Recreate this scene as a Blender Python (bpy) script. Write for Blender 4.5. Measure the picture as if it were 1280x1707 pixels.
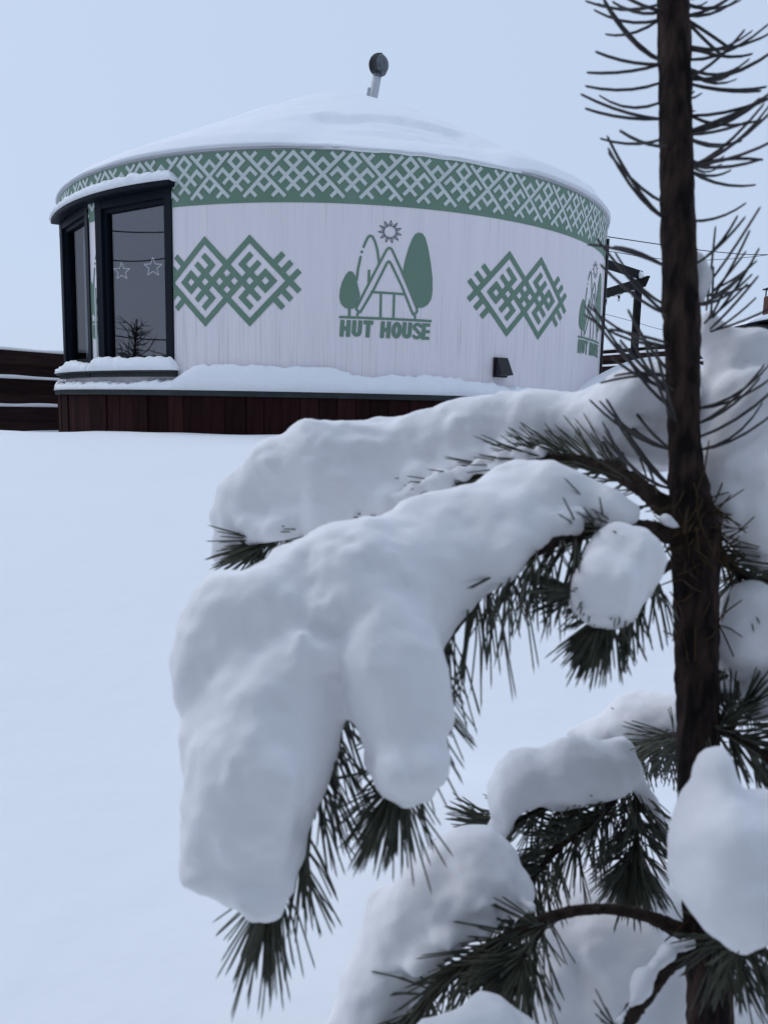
import bpy, math, random
import numpy as np
from mathutils import Vector, Matrix

for o in list(bpy.data.objects):
    bpy.data.objects.remove(o, do_unlink=True)
scene = bpy.context.scene
COL = scene.collection
R_ = math.radians

# ------------------------------------------------------------------ camera
FPX, PITCH, ROLL = 1282.0, 0.1348, 0.0207
CAM = np.array([0.0, 0.0, 1.0])
_f = np.array([0, math.cos(PITCH), -math.sin(PITCH)])
_u = np.array([0, math.sin(PITCH), math.cos(PITCH)])
_x = np.array([1.0, 0, 0])
CX = _x * math.cos(ROLL) + _u * math.sin(ROLL)
CU = -_x * math.sin(ROLL) + _u * math.cos(ROLL)
CF = _f
cam = bpy.data.cameras.new('camera')
cam.sensor_fit = 'HORIZONTAL'
cam.sensor_width = 36.0
cam.lens = 36.0 * FPX / 1280.0
cam.clip_start, cam.clip_end = 0.05, 3000
cam.dof.use_dof = True
cam.dof.focus_distance = 7.0
cam.dof.aperture_fstop = 13.0
cam_o = bpy.data.objects.new('camera', cam)
COL.objects.link(cam_o)
cam_o.matrix_world = Matrix(((CX[0], CU[0], -CF[0], CAM[0]), (CX[1], CU[1], -CF[1], CAM[1]),
                             (CX[2], CU[2], -CF[2], CAM[2]), (0, 0, 0, 1)))
scene.camera = cam_o

def at(px, py, d):
    """world point that stands d metres in front of the lens in the direction of a spot in the photograph"""
    return CAM + d * (CF + CX * (px - 640.0) / FPX - CU * (py - 853.5) / FPX)

# ------------------------------------------------------------------ overcast sky and soft sun
SUN_EL, SUN_AZ = R_(46), R_(-60)          # low on the left, veiled by cloud
world = bpy.data.worlds.new('World')
scene.world = world
world.use_nodes = True
nt = world.node_tree
nt.nodes.clear()
w_out = nt.nodes.new('ShaderNodeOutputWorld')
sky = nt.nodes.new('ShaderNodeTexSky')
sky.sky_type = 'NISHITA'
sky.sun_disc = False
sky.sun_elevation = SUN_EL
sky.sun_rotation = SUN_AZ; sky.dust_density = 3.0; sky.ozone_density = 2.0
bg1 = nt.nodes.new('ShaderNodeBackground'); bg1.inputs['Strength'].default_value = 0.012
bg2 = nt.nodes.new('ShaderNodeBackground')                     # even cloud layer
tc = nt.nodes.new('ShaderNodeTexCoord')
nz = nt.nodes.new('ShaderNodeTexNoise')
nz.inputs['Scale'].default_value = 1.6; nz.inputs['Detail'].default_value = 3
mx = nt.nodes.new('ShaderNodeMix'); mx.data_type = 'RGBA'
mx.inputs[6].default_value = (0.47, 0.58, 0.775, 1)
mx.inputs[7].default_value = (0.53, 0.63, 0.80, 1)
nt.links.new(tc.outputs['Generated'], nz.inputs['Vector'])
nt.links.new(nz.outputs['Fac'], mx.inputs['Factor'])
nt.links.new(mx.outputs[2], bg2.inputs['Color'])
bg2.inputs['Strength'].default_value = 1.01
ad = nt.nodes.new('ShaderNodeAddShader')
nt.links.new(sky.outputs['Color'], bg1.inputs['Color'])
nt.links.new(bg1.outputs[0], ad.inputs[0]); nt.links.new(bg2.outputs[0], ad.inputs[1])
nt.links.new(ad.outputs[0], w_out.inputs['Surface'])

sun = bpy.data.lights.new('sun', 'SUN')
sun.energy = 0.7; sun.angle = R_(35); sun.color = (1.0, 0.985, 0.97)
sun_o = bpy.data.objects.new('sun', sun); COL.objects.link(sun_o)
sd = Vector((math.sin(SUN_AZ) * math.cos(SUN_EL), math.cos(SUN_AZ) * math.cos(SUN_EL), math.sin(SUN_EL)))
sun_o.rotation_euler = sd.to_track_quat('Z', 'Y').to_euler()
sun_o.location = (-6, 2, 9)

vs = scene.view_settings
vs.view_transform = 'Standard'; vs.look = 'None'; vs.exposure = 0.0; vs.gamma = 1.0
vs.use_curve_mapping = False

# ------------------------------------------------------------------ helpers
def tag(o, label, cat, group=None, kind=None):
    if label: o['label'] = label
    if cat: o['category'] = cat
    if group: o['group'] = group
    if kind: o['kind'] = kind
    return o

def empty(name, loc):
    o = bpy.data.objects.new(name, None)
    COL.objects.link(o); o.location = loc; o.empty_display_size = 0.1
    return o

def mesh(name, verts, faces, mat, smooth=False, uvs=None):
    me = bpy.data.meshes.new(name)
    V = verts.tolist() if hasattr(verts, 'tolist') else [tuple(v) for v in verts]
    F = faces.tolist() if hasattr(faces, 'tolist') else faces
    me.from_pydata(V, [], F)
    if smooth:
        me.polygons.foreach_set('use_smooth', [True] * len(me.polygons))
    if mat: me.materials.append(mat)
    if uvs is not None:
        ul = me.uv_layers.new(name='uv')
        li = np.zeros(len(me.loops), dtype=np.int32); me.loops.foreach_get('vertex_index', li)
        ul.data.foreach_set('uv', np.asarray(uvs, dtype=np.float32)[li].ravel())
    me.update()
    return me

def obj(name, verts, faces, mat, parent=None, smooth=False, loc=None, local=False, uvs=None):
    """mesh object; verts in world space unless local=True (then in the parent's space)"""
    verts = np.asarray(verts, dtype=float)
    off = np.zeros(3)
    if parent is not None and not local:
        p = parent; off = off + np.array(p.location)
        while p.parent is not None:
            p = p.parent; off = off + np.array(p.location)
    if loc is not None:
        off = off + np.asarray(loc)
    o = bpy.data.objects.new(name, mesh(name, verts - off, faces, mat, smooth, uvs))
    if loc is not None:
        o.location = loc
    COL.objects.link(o)
    o.parent = parent
    return o

def share(name, me, parent, loc=(0, 0, 0), rot=(0, 0, 0)):
    o = bpy.data.objects.new(name, me); COL.objects.link(o)
    o.parent = parent; o.location = loc; o.rotation_euler = rot
    return o

def box(cx, cy, cz, sx, sy, sz):
    v = np.array([(x, y, z) for x in (-.5, .5) for y in (-.5, .5) for z in (-.5, .5)]) * (sx, sy, sz) + (cx, cy, cz)
    f = [(0, 1, 3, 2), (4, 6, 7, 5), (0, 4, 5, 1), (2, 3, 7, 6), (0, 2, 6, 4), (1, 5, 7, 3)]
    return v, f

def merge(parts):
    V, F, n = [], [], 0
    for v, f in parts:
        V.append(np.asarray(v, float)); F += [tuple(i + n for i in q) for q in f]; n += len(v)
    return np.vstack(V), F

def beam(a, b, w, h, up=(0, 0, 1)):
    a, b, up = np.asarray(a, float), np.asarray(b, float), np.asarray(up, float)
    t = (b - a) / np.linalg.norm(b - a)
    s = np.cross(t, up); s /= np.linalg.norm(s); n = np.cross(s, t)
    v = [p + s * i * w / 2 + n * j * h / 2 for p in (a, b) for i, j in ((-1, -1), (1, -1), (1, 1), (-1, 1))]
    f = [(0, 1, 2, 3), (7, 6, 5, 4), (0, 4, 5, 1), (1, 5, 6, 2), (2, 6, 7, 3), (3, 7, 4, 0)]
    return np.array(v), f

def frames(P):
    P = np.asarray(P, float)
    T = np.gradient(P, axis=0); T /= np.linalg.norm(T, axis=1)[:, None]
    N = []
    n = np.cross(T[0], (0.3, 0.9, 0.1)); n /= np.linalg.norm(n)
    for t in T:
        n = n - t * n.dot(t); n /= np.linalg.norm(n); N.append(n)
    N = np.array(N)
    return T, N, np.cross(T, N)

def tube(P, rad, sides=8, jitter=0, rng=None, cap=True):
    P = np.asarray(P, float); rad = np.broadcast_to(rad, len(P)).astype(float)
    T, N, B = frames(P)
    a = np.linspace(0, 2 * math.pi, sides, endpoint=False)
    ring = np.cos(a)[None, :, None] * N[:, None] + np.sin(a)[None, :, None] * B[:, None]
    rr = rad[:, None] * np.ones((1, sides))
    if jitter: rr = rr * (1 + jitter * rng.standard_normal(rr.shape))
    V = (P[:, None] + ring * rr[:, :, None]).reshape(-1, 3)
    F = []
    for i in range(len(P) - 1):
        for j in range(sides):
            k = (j + 1) % sides
            F.append((i * sides + j, i * sides + k, (i + 1) * sides + k, (i + 1) * sides + j))
    if cap:
        F.append(tuple(range(sides))[::-1]); F.append(tuple((len(P) - 1) * sides + j for j in range(sides)))
    return V, F

def spline(P, n):
    """Catmull-Rom through rows of any width"""
    P = np.asarray(P, float)
    Q = np.vstack([2 * P[0] - P[1], P, 2 * P[-1] - P[-2]])
    out = []
    for s in np.linspace(0, len(P) - 1 - 1e-9, n):
        i = int(s); t = s - i
        a, b, c, d = Q[i:i + 4]
        out.append(.5 * (2 * b + (c - a) * t + (2 * a - 5 * b + 4 * c - d) * t * t + (3 * b - a - 3 * c + d) * t ** 3))
    return np.array(out)

def ss(a, b, x):
    t = np.clip((np.asarray(x, float) - a) / (b - a), 0, 1)
    return t * t * (3 - 2 * t)

_lat = np.random.default_rng(5).random((64, 64, 64)).astype(np.float32)
def vnoise(X, Y, Z, s):
    """value noise 0..1 with feature size s"""
    out = None
    X, Y, Z = np.asarray(X) / s, np.asarray(Y) / s, np.asarray(Z) / s
    xi, yi, zi = np.floor(X).astype(int), np.floor(Y).astype(int), np.floor(Z).astype(int)
    fx, fy, fz = X - xi, Y - yi, Z - zi
    fx, fy, fz = fx * fx * (3 - 2 * fx), fy * fy * (3 - 2 * fy), fz * fz * (3 - 2 * fz)
    xi, yi, zi = xi & 63, yi & 63, zi & 63
    xj, yj, zj = (xi + 1) & 63, (yi + 1) & 63, (zi + 1) & 63
    L = _lat
    a = L[xi, yi, zi] * (1 - fx) + L[xj, yi, zi] * fx
    b = L[xi, yj, zi] * (1 - fx) + L[xj, yj, zi] * fx
    c = L[xi, yi, zj] * (1 - fx) + L[xj, yi, zj] * fx
    d = L[xi, yj, zj] * (1 - fx) + L[xj, yj, zj] * fx
    return (a * (1 - fy) + b * fy) * (1 - fz) + (c * (1 - fy) + d * fy) * fz

def surface_nets(F, org, h):
    S = F < 0
    n0, n1, n2 = [n - 1 for n in F.shape]
    cnt = np.zeros((n0, n1, n2), np.int32); acc = np.zeros((n0, n1, n2, 3), np.float32)
    def c(A, i, j, k): return A[i:i + n0, j:j + n1, k:k + n2]
    corners = [(i, j, k) for i in (0, 1) for j in (0, 1) for k in (0, 1)]
    for a in corners:
        for ax in range(3):
            if a[ax] == 0:
                b = list(a); b[ax] = 1
                fa, fb = c(F, *a), c(F, *b)
                m = (fa < 0) != (fb < 0)
                t = np.where(m, fa / np.where(m, fa - fb, 1), 0)
                cnt += m
                for d in range(3):
                    acc[..., d] += np.where(m, a[d] + (t if d == ax else 0), 0)
    act = cnt > 0
    idx = -np.ones(act.shape, np.int64); idx[act] = np.arange(act.sum())
    ijk = np.argwhere(act)
    V = org + h * (ijk + acc[act] / cnt[act][:, None])
    Q = []
    for ax in range(3):
        sl = [slice(1, -1)] * 3; sl[ax] = slice(0, -1)
        A = S[tuple(sl)]
        sl2 = list(sl); sl2[ax] = slice(1, None)
        Bm = S[tuple(sl2)]
        for m, flip in ((A & ~Bm, False), (~A & Bm, True)):
            e = np.argwhere(m)
            if not len(e): continue
            o = np.array([1, 1, 1]); o[ax] = 0
            e = e + o
            u, v = (ax + 1) % 3, (ax + 2) % 3
            du = np.zeros(3, int); du[u] = 1; dv = np.zeros(3, int); dv[v] = 1
            q = [e - du - dv, e - dv, e, e - du]
            if flip: q = q[::-1]
            Q.append(np.stack([idx[tuple(k.T)] for k in q], 1))
    return V, np.vstack(Q)

# ------------------------------------------------------------------ materials
def mat(name, base=(.8, .8, .8), rough=.7, spec=.3, metal=0.0):
    m = bpy.data.materials.new(name); m.use_nodes = True
    b = m.node_tree.nodes['Principled BSDF']
    b.inputs['Base Color'].default_value = (*base, 1)
    b.inputs['Roughness'].default_value = rough
    b.inputs['Specular IOR Level'].default_value = spec
    b.inputs['Metallic'].default_value = metal
    return m, m.node_tree, b

def noise_colour(t, b, c0, c1, scale, detail=4, vec=None, stretch=None, lo=.3, hi=.7, coord='Object'):
    N = t.nodes; L = t.links
    tcn = N.new('ShaderNodeTexCoord'); mp = N.new('ShaderNodeMapping')
    if stretch: mp.inputs['Scale'].default_value = stretch
    L.new(tcn.outputs[coord], mp.inputs['Vector'])
    n = N.new('ShaderNodeTexNoise'); n.inputs['Scale'].default_value = scale; n.inputs['Detail'].default_value = detail
    L.new(mp.outputs[0], n.inputs['Vector'])
    r = N.new('ShaderNodeValToRGB')
    r.color_ramp.elements[0].position = lo; r.color_ramp.elements[0].color = (*c0, 1)
    r.color_ramp.elements[1].position = hi; r.color_ramp.elements[1].color = (*c1, 1)
    L.new(n.outputs['Fac'], r.inputs[0])
    L.new(r.outputs[0], b.inputs['Base Color'])
    return n, r, mp

def bump(t, b, scale, strength, dist, detail=4, stretch=None, coord='Object'):
    N = t.nodes; L = t.links
    tcn = N.new('ShaderNodeTexCoord'); mp = N.new('ShaderNodeMapping')
    if stretch: mp.inputs['Scale'].default_value = stretch
    L.new(tcn.outputs[coord], mp.inputs['Vector'])
    n = N.new('ShaderNodeTexNoise'); n.inputs['Scale'].default_value = scale; n.inputs['Detail'].default_value = detail
    L.new(mp.outputs[0], n.inputs['Vector'])
    bp = N.new('ShaderNodeBump'); bp.inputs['Strength'].default_value = strength; bp.inputs['Distance'].default_value = dist
    L.new(n.outputs['Fac'], bp.inputs['Height']); L.new(bp.outputs[0], b.inputs['Normal'])

SNOW_C = (.90, .915, .94)
M = {}
m, t, b = mat('ground_snow', SNOW_C, .75, .15); bump(t, b, 9, .35, .02, 6); M['ground_snow'] = m
m, t, b = mat('clump_snow', (.925, .912, .928), .7, .15); bump(t, b, 55, .35, .004, 5); M['clump_snow'] = m
m, t, b = mat('ledge_snow', SNOW_C, .7, .15); bump(t, b, 14, .4, .02, 5); M['ledge_snow'] = m
# wall membrane with vertical dirt runs; uv = (arc length, height) in metres
m, t, b = mat('white_membrane', (.6, .6, .62), .55, .3)
N, L = t.nodes, t.links
tcn = N.new('ShaderNodeTexCoord')
def stretched(sx, sy, sc, det):
    mp = N.new('ShaderNodeMapping'); mp.inputs['Scale'].default_value = (sx, sy, 1)
    n = N.new('ShaderNodeTexNoise'); n.inputs['Scale'].default_value = sc; n.inputs['Detail'].default_value = det
    L.new(tcn.outputs['UV'], mp.inputs[0]); L.new(mp.outputs[0], n.inputs[0]); return n
n1 = stretched(95, .8, 1, 3); n2 = stretched(7, .35, 1, 2)
r1 = N.new('ShaderNodeValToRGB'); r1.color_ramp.elements[0].position = .26; r1.color_ramp.elements[1].position = .42
r1.color_ramp.elements[0].color = (.66, .61, .63, 1); r1.color_ramp.elements[1].color = (.85, .79, .81, 1)
L.new(n1.outputs[0], r1.inputs[0])
r2 = N.new('ShaderNodeValToRGB'); r2.color_ramp.elements[0].position = .3; r2.color_ramp.elements[1].position = .7
r2.color_ramp.elements[0].color = (.94, .94, .95, 1); r2.color_ramp.elements[1].color = (1, 1, 1, 1)
L.new(n2.outputs[0], r2.inputs[0])
n3 = stretched(150, .9, 1, 2)
r3 = N.new('ShaderNodeValToRGB'); r3.color_ramp.elements[0].position = .27; r3.color_ramp.elements[1].position = .40
r3.color_ramp.elements[0].color = (.42, .38, .38, 1); r3.color_ramp.elements[1].color = (1, 1, 1, 1)
L.new(n3.outputs[0], r3.inputs[0])
sx_ = N.new('ShaderNodeSeparateXYZ'); L.new(tcn.outputs['UV'], sx_.inputs[0])
hr = N.new('ShaderNodeMapRange'); hr.inputs[1].default_value = 2.7; hr.inputs[2].default_value = 1.2; L.new(sx_.outputs[1], hr.inputs[0])
dm = N.new('ShaderNodeMix'); dm.data_type = 'RGBA'; dm.blend_type = 'MULTIPLY'
L.new(hr.outputs[0], dm.inputs[0]); L.new(r1.outputs[0], dm.inputs[6]); L.new(r3.outputs[0], dm.inputs[7])
mm = N.new('ShaderNodeMix'); mm.data_type = 'RGBA'; mm.blend_type = 'MULTIPLY'; mm.inputs[0].default_value = 1
L.new(dm.outputs[2], mm.inputs[6]); L.new(r2.outputs[0], mm.inputs[7]); L.new(mm.outputs[2], b.inputs['Base Color'])
M['membrane'] = m
m, t, b = mat('green_print', (.12, .23, .19), .6, .25)
noise_colour(t, b, (.145, .235, .172), (.168, .265, .195), 2.0); M['green'] = m
m, t, b = mat('pale_print', (.50, .54, .54), .6, .25); noise_colour(t, b, (.57, .61, .59), (.64, .68, .65), 5); M['pale'] = m
m, t, b = mat('sun_print', (.10, .11, .13), .6, .25); M['greyprint'] = m
m, t, b = mat('dark_frame', (.006, .009, .015), .55, .12); bump(t, b, 40, .1, .003); M['frame'] = m
m, t, b = mat('rim_trim', (.02, .028, .028), .5, .3); noise_colour(t, b, (.014, .02, .021), (.026, .033, .033), 8); M['trim'] = m
m, t, b = mat('roof_fabric', (.5, .5, .53), .7, .2); noise_colour(t, b, (.5, .51, .55), (.62, .63, .67), 2.2); M['roof'] = m
m, t, b = mat('inside_cloth', (.35, .34, .33), .8, .1); M['inside'] = m
m, t, b = mat('floor_wood', (.25, .17, .1), .5, .3); noise_colour(t, b, (.18, .12, .07), (.3, .2, .12), 6, stretch=(1, 12, 1)); M['floorwood'] = m
m, t, b = mat('curtain_cloth', (.34, .38, .38), .9, .1); M['curtain'] = m

def wood(name, c0, c1, stretch, sc):
    m, t, b = mat(name, c0, .85, .08)
    n, r, mp = noise_colour(t, b, c0, c1, sc, 6, stretch=stretch)
    oi = t.nodes.new('ShaderNodeObjectInfo')
    mr = t.nodes.new('ShaderNodeMapRange'); mr.inputs[3].default_value = .6; mr.inputs[4].default_value = 1.45
    t.links.new(oi.outputs['Random'], mr.inputs[0])
    mu = t.nodes.new('ShaderNodeMix'); mu.data_type = 'RGBA'; mu.blend_type = 'MULTIPLY'; mu.inputs[0].default_value = 1
    t.links.new(r.outputs[0], mu.inputs[6]); t.links.new(mr.outputs[0], mu.inputs[7])
    t.links.new(mu.outputs[2], b.inputs['Base Color'])
    bump(t, b, sc, .3, .004, 5, stretch)
    return m
M['skirt'] = wood('skirt_wood', (.013, .005, .005), (.030, .010, .009), (14, 14, 1), 2.5)
M['fence'] = wood('fence_wood', (.013, .008, .008), (.032, .017, .016), (1, 1, 14), 2.0)
M['pergola'] = wood('pergola_wood', (.012, .013, .014), (.022, .023, .024), (4, 4, 4), 3)

# window glass: clear pane, mirror-like at a slant
for GN, REFL in (('glass', (.10, .35)), ('dimmed_glass', (.03, .2))):  # narrow pane's mirroring turned down in place of dark things to reflect
    m = bpy.data.materials.new('window_' + GN); m.use_nodes = True; t = m.node_tree; t.nodes.clear()
    N, L = t.nodes, t.links
    o_ = N.new('ShaderNodeOutputMaterial'); ms = N.new('ShaderNodeMixShader'); tr = N.new('ShaderNodeBsdfTransparent')
    gl = N.new('ShaderNodeBsdfGlossy'); lw = N.new('ShaderNodeLayerWeight'); lw.inputs[0].default_value = .5
    pw = N.new('ShaderNodeMath'); pw.operation = 'POWER'; pw.inputs[1].default_value = 4.0
    ma = N.new('ShaderNodeMath'); ma.operation = 'MULTIPLY_ADD'; ma.inputs[1].default_value = REFL[1]; ma.inputs[2].default_value = REFL[0]
    tr.inputs[0].default_value = (.78, .79, .82, 1); gl.inputs['Roughness'].default_value = .01; gl.inputs[0].default_value = (.95, .93, .97, 1)
    L.new(lw.outputs['Facing'], pw.inputs[0]); L.new(pw.outputs[0], ma.inputs[0]); L.new(ma.outputs[0], ms.inputs[0])
    L.new(tr.outputs[0], ms.inputs[1]); L.new(gl.outputs[0], ms.inputs[2]); L.new(ms.outputs[0], o_.inputs[0])
    M[GN] = m
m, t, b = mat('galvanised', (.42, .43, .46), .45, .5, .3); noise_colour(t, b, (.38, .39, .42), (.48, .49, .52), 12); M['galv'] = m
m, t, b = mat('dark_steel', (.10, .11, .125), .4, .5, .6); noise_colour(t, b, (.08, .09, .1), (.14, .15, .165), 20); M['steel'] = m
m, t, b = mat('black_plastic', (.012, .012, .014), .5, .4); M['black'] = m
m, t, b = mat('wire', (.02, .02, .024), .6, .3); M['wire'] = m
m, t, b = mat('brick', (.09, .04, .03), .85, .2); noise_colour(t, b, (.06, .028, .022), (.11, .05, .038), 6); M['brick'] = m
m, t, b = mat('bulb_glass', (.6, .6, .58), .15, .5); M['bulb'] = m
m, t, b = mat('star_wire', (.75, .76, .8), .4, .4); b.inputs['Emission Color'].default_value = (.75, .78, .9, 1); b.inputs['Emission Strength'].default_value = .22; M['star'] = m
# bark
m, t, b = mat('pine_bark', (.05, .03, .025), .9, .15)
n, r, mp = noise_colour(t, b, (.008, .006, .006), (.056, .034, .028), 85, 8, stretch=(1, 1, .3), lo=.42, hi=.68)
bump(t, b, 75, .9, .004, 8, stretch=(1, 1, .3)); M['bark'] = m
m, t, b = mat('twig_bark', (.03, .022, .018), .9, .15)
noise_colour(t, b, (.014, .010, .009), (.05, .035, .027), 120, 6); bump(t, b, 220, .7, .002, 5); M['twig'] = m
m, t, b = mat('pine_needle', (.035, .045, .024), .55, .3)
n, r, mp = noise_colour(t, b, (.028, .034, .024), (.11, .115, .08), 45, 3); M['needle'] = m
m, t, b = mat('leader_needle', (.05, .045, .042), .6, .3)
noise_colour(t, b, (.03, .03, .034), (.085, .075, .07), 40, 3); M['leader_needle'] = m
m, t, b = mat('dry_needle', (.16, .07, .025), .7, .2); noise_colour(t, b, (.025, .018, .008), (.075, .045, .018), 60, 3); M['dry_needle'] = m
m, t, b = mat('far_twigs', (.10, .085, .09), .9, .1); noise_colour(t, b, (.08, .07, .075), (.16, .14, .145), .2); M['far'] = m
m, t, b = mat('shade_pine_green', (.03, .04, .03), .9, .1); M['shade_pine'] = m

# ------------------------------------------------------------------ ground
def ground(x, y):
    x = np.asarray(x, float); y = np.asarray(y, float)
    g = .08 + .62 * ss(1.0, 7.9, y)
    g = g + 1.0 * np.exp(-(((x - 3.45) / 1.15) ** 2 + ((y - 9.9) / 1.3) ** 2) / 1.6) 
    g = g - .36 * ss(-2.6, -5.2, x) * ss(7.5, 11, y)
    g = g + .05 * np.exp(-((y - 6.0) / .9) ** 2) * ss(3, -1, x)
    g = g + .16 * np.exp(-(((x - .52) / .33) ** 2 + ((y - 1.25) / .35) ** 2)) + .10 * np.exp(-(((x - .15) / .2) ** 2 + ((y - 1.5) / .22) ** 2))
    near = ss(40, 12, np.hypot(x, y))
    g = g + near * .05 * (vnoise(x, y, 0 * x + 1.3, 1.7) - .5) + near * .02 * (vnoise(x, y, 0 * x + 4.3, .5) - .5)
    g = g + 1.1 * (vnoise(x, y, 0 * x + 9.3, 45) - .5) * ss(30, 80, np.hypot(x, y))
    return g

def axis(lo, hi, flo, fhi, step, grow=1.22):
    a = list(np.arange(flo, fhi + 1e-6, step))
    s = step
    while a[-1] < hi: s *= grow; a.append(a[-1] + s)
    s = step
    while a[0] > lo: s *= grow; a.insert(0, a[0] - s)
    return np.array(a)
gx = axis(-900, 900, -6, 6, .07); gy = axis(-300, 1500, .2, 13, .07)
GX, GY = np.meshgrid(gx, gy, indexing='ij')
GZ = ground(GX, GY)
nx, ny = GX.shape
I = np.arange(nx * ny).reshape(nx, ny)
Fq = np.stack([I[:-1, :-1], I[1:, :-1], I[1:, 1:], I[:-1, 1:]], -1).reshape(-1, 4)
o = obj('snow_ground', np.stack([GX, GY, GZ], -1).reshape(-1, 3), Fq, M['ground_snow'], smooth=True)
tag(o, 'smooth deep snow covering the whole yard', None, kind='structure')

# ------------------------------------------------------------------ yurt
YC = np.array([-.760, 11.976]); YR = 3.8694
Z0, ZT, ZFB = 1.15, 3.552, 3.039            # wall foot, eave, lower edge of the patterned band
def cyl(th, r, z):                           # th in degrees, 0 faces the camera; local to the yurt axis, z above Z0
    a = np.radians(th)
    return np.stack([r * np.sin(a), -r * np.cos(a), np.asarray(z) - Z0 + 0 * a], -1)
OPEN = [(-40.45, -24.45), (-61.1, -45.4)]      # window openings in the wall
OZ0, OZ1 = 1.36, 3.25
def in_open(th, z):
    return any(a < th < b for a, b in OPEN) and OZ0 < z < OZ1

yurt = empty('yurt', (YC[0], YC[1], Z0))
tag(yurt, 'round white yurt with green patterned band and snowy cone roof', 'yurt')

def sheet(ths, zs, r, mat_, name, parent, skip=True, thick=0, smooth=True):
    TH, ZZ = np.meshgrid(ths, zs, indexing='ij')
    V = cyl(TH, r, ZZ).reshape(-1, 3)
    uv = np.stack([np.radians(TH) * r, ZZ], -1).reshape(-1, 2)
    a, b_ = len(ths), len(zs)
    F = []
    for i in range(a - 1):
        for j in range(b_ - 1):
            if skip and in_open((ths[i] + ths[i + 1]) / 2, (zs[j] + zs[j + 1]) / 2): continue
            F.append((i * b_ + j, (i + 1) * b_ + j, (i + 1) * b_ + j + 1, i * b_ + j + 1))
    return obj(name, V, F, mat_, parent, smooth=smooth, local=True, uvs=uv)
cuts = sorted(set(list(np.linspace(-180, 180, 145)) + [v for p in OPEN for v in p]))
zc = [Z0, OZ0, 1.8, 2.2, 2.6, ZFB, OZ1, ZT]
wall = sheet(cuts, zc, YR, M['membrane'], 'wall', yurt)
lining = sheet(cuts, zc, YR - .05, M['inside'], 'lining', yurt)
band = sheet(cuts, [ZFB, OZ1, ZT - .004], YR + .004, M['green'], 'frieze_band', wall)

def rect_union(rects, maxlen):
    """axis-aligned rectangles (p0,p1,q0,q1) -> non-overlapping cells"""
    ps = sorted({round(v, 5) for r in rects for v in r[:2]}); qs = sorted({round(v, 5) for r in rects for v in r[2:]})
    def dens(a):
        out = [a[0]]
        for v in a[1:]:
            n = max(1, math.ceil((v - out[-1]) / maxlen)); s = out[-1]
            out += [s + (v - s) * k / n for k in range(1, n + 1)]
        return out
    ps, qs = dens(ps), dens(qs)
    cells = []
    for i in range(len(ps) - 1):
        pm = (ps[i] + ps[i + 1]) / 2
        rr = [r for r in rects if r[0] < pm < r[1]]
        if not rr: continue
        for j in range(len(qs) - 1):
            qm = (qs[j] + qs[j + 1]) / 2
            if any(r[2] < qm < r[3] for r in rr): cells.append((ps[i], ps[i + 1], qs[j], qs[j + 1]))
    return cells

def print_mesh(name, quads, th0, zc_, r, mat_, mask_th=None):
    """quads: list of lists of (x metres along wall, z metres) -> mesh on the wall centred on th=0 (turn it by object rotation)"""
    V, F = [], []
    for q in quads:
        q = np.array(q)
        if mask_th is not None:
            if any(in_open(mask_th + math.degrees(c[0] / YR), zc_ + c[1]) for c in list(q) + [q.mean(0)]): continue
        n = len(V)
        V += list(cyl(np.degrees(q[:, 0] / YR), r, zc_ + q[:, 1])); F.append(tuple(range(n, n + len(q))))
    return mesh(name, np.array(V), F, mat_)

# woven band: lines on a diagonal lattice, one repeat = 8 lattice steps
NREP = 41
H = 2 * math.pi * YR / NREP / 8
W = .345
def dline(a, b, off=(0, 0)):
    (x0, y0), (x1, y1) = a, b
    x0 += off[0]; x1 += off[0]; y0 += off[1]; y1 += off[1]
    p0, q0, p1, q1 = (x0 + y0), (x0 - y0), (x1 + y1), (x1 - y1)     # diagonal coordinates
    if abs(q0 - q1) < 1e-6: return (min(p0, p1) , max(p0, p1), q0 - W, q0 + W)
    return (p0 - W, p0 + W, min(q0, q1), max(q0, q1))
RS = []
E_ = 2.92
for sx in (-1, 1):
    for sy in (-1, 1):
        RS.append(dline((0, 0), (sx * E_, sy * E_)))
        RS.append(dline((sx * 2, sy * 2), (sx * 1.12, sy * 2.88)))
for sx in (-1, 1):
    for sy in (-1, 1):
        e = W / 2
        RS.append(dline((sx * 1, sy * 1), (-sx * e, sy * (2 + e))))
RSA = []
A_ = (4, -.2)
e = W / 2
for s in (-1, 1):
    RSA += [dline((s * (1 + e), 2 - e), (-s * e, 3 + e), A_), dline((s * (1 + e), 2 + e), (0, 1), A_),
            dline((0, 1), (s * 1.9, -.9), A_), dline((s * 1, 0), (-s * .9, -1.9), A_),
            dline((s * 1, 0), (s * (2 + e), 1 + e), A_), dline((s * (2 - e), 1 + e), (s * 2.92, .08), A_)]
def diag_quads(cells, unit):
    out = []
    for p0, p1, q0, q1 in cells:
        out.append([((p + q) / 2 * unit, (p - q) / 2 * unit) for p, q in ((p0, q0), (p1, q0), (p1, q1), (p0, q1))][::-1])
    return out
FQ = diag_quads(rect_union(RS, 2.0), H) + diag_quads(rect_union(RSA, 2.0), H)
ZX = 3.312
fr_me = print_mesh('frieze_print', FQ, 0, ZX, YR + .008, M['pale'])
for k in range(NREP):
    th = 9.9 + k * 360 / NREP
    th = (th + 180) % 360 - 180
    me = fr_me
    if any(a - 10 < th < b + 10 for a, b in OPEN):
        me = print_mesh('frieze_print', FQ, 0, ZX, YR + .008, M['pale'], mask_th=th)
    share('frieze_print', me, wall, rot=(0, 0, R_(th)))

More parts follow.
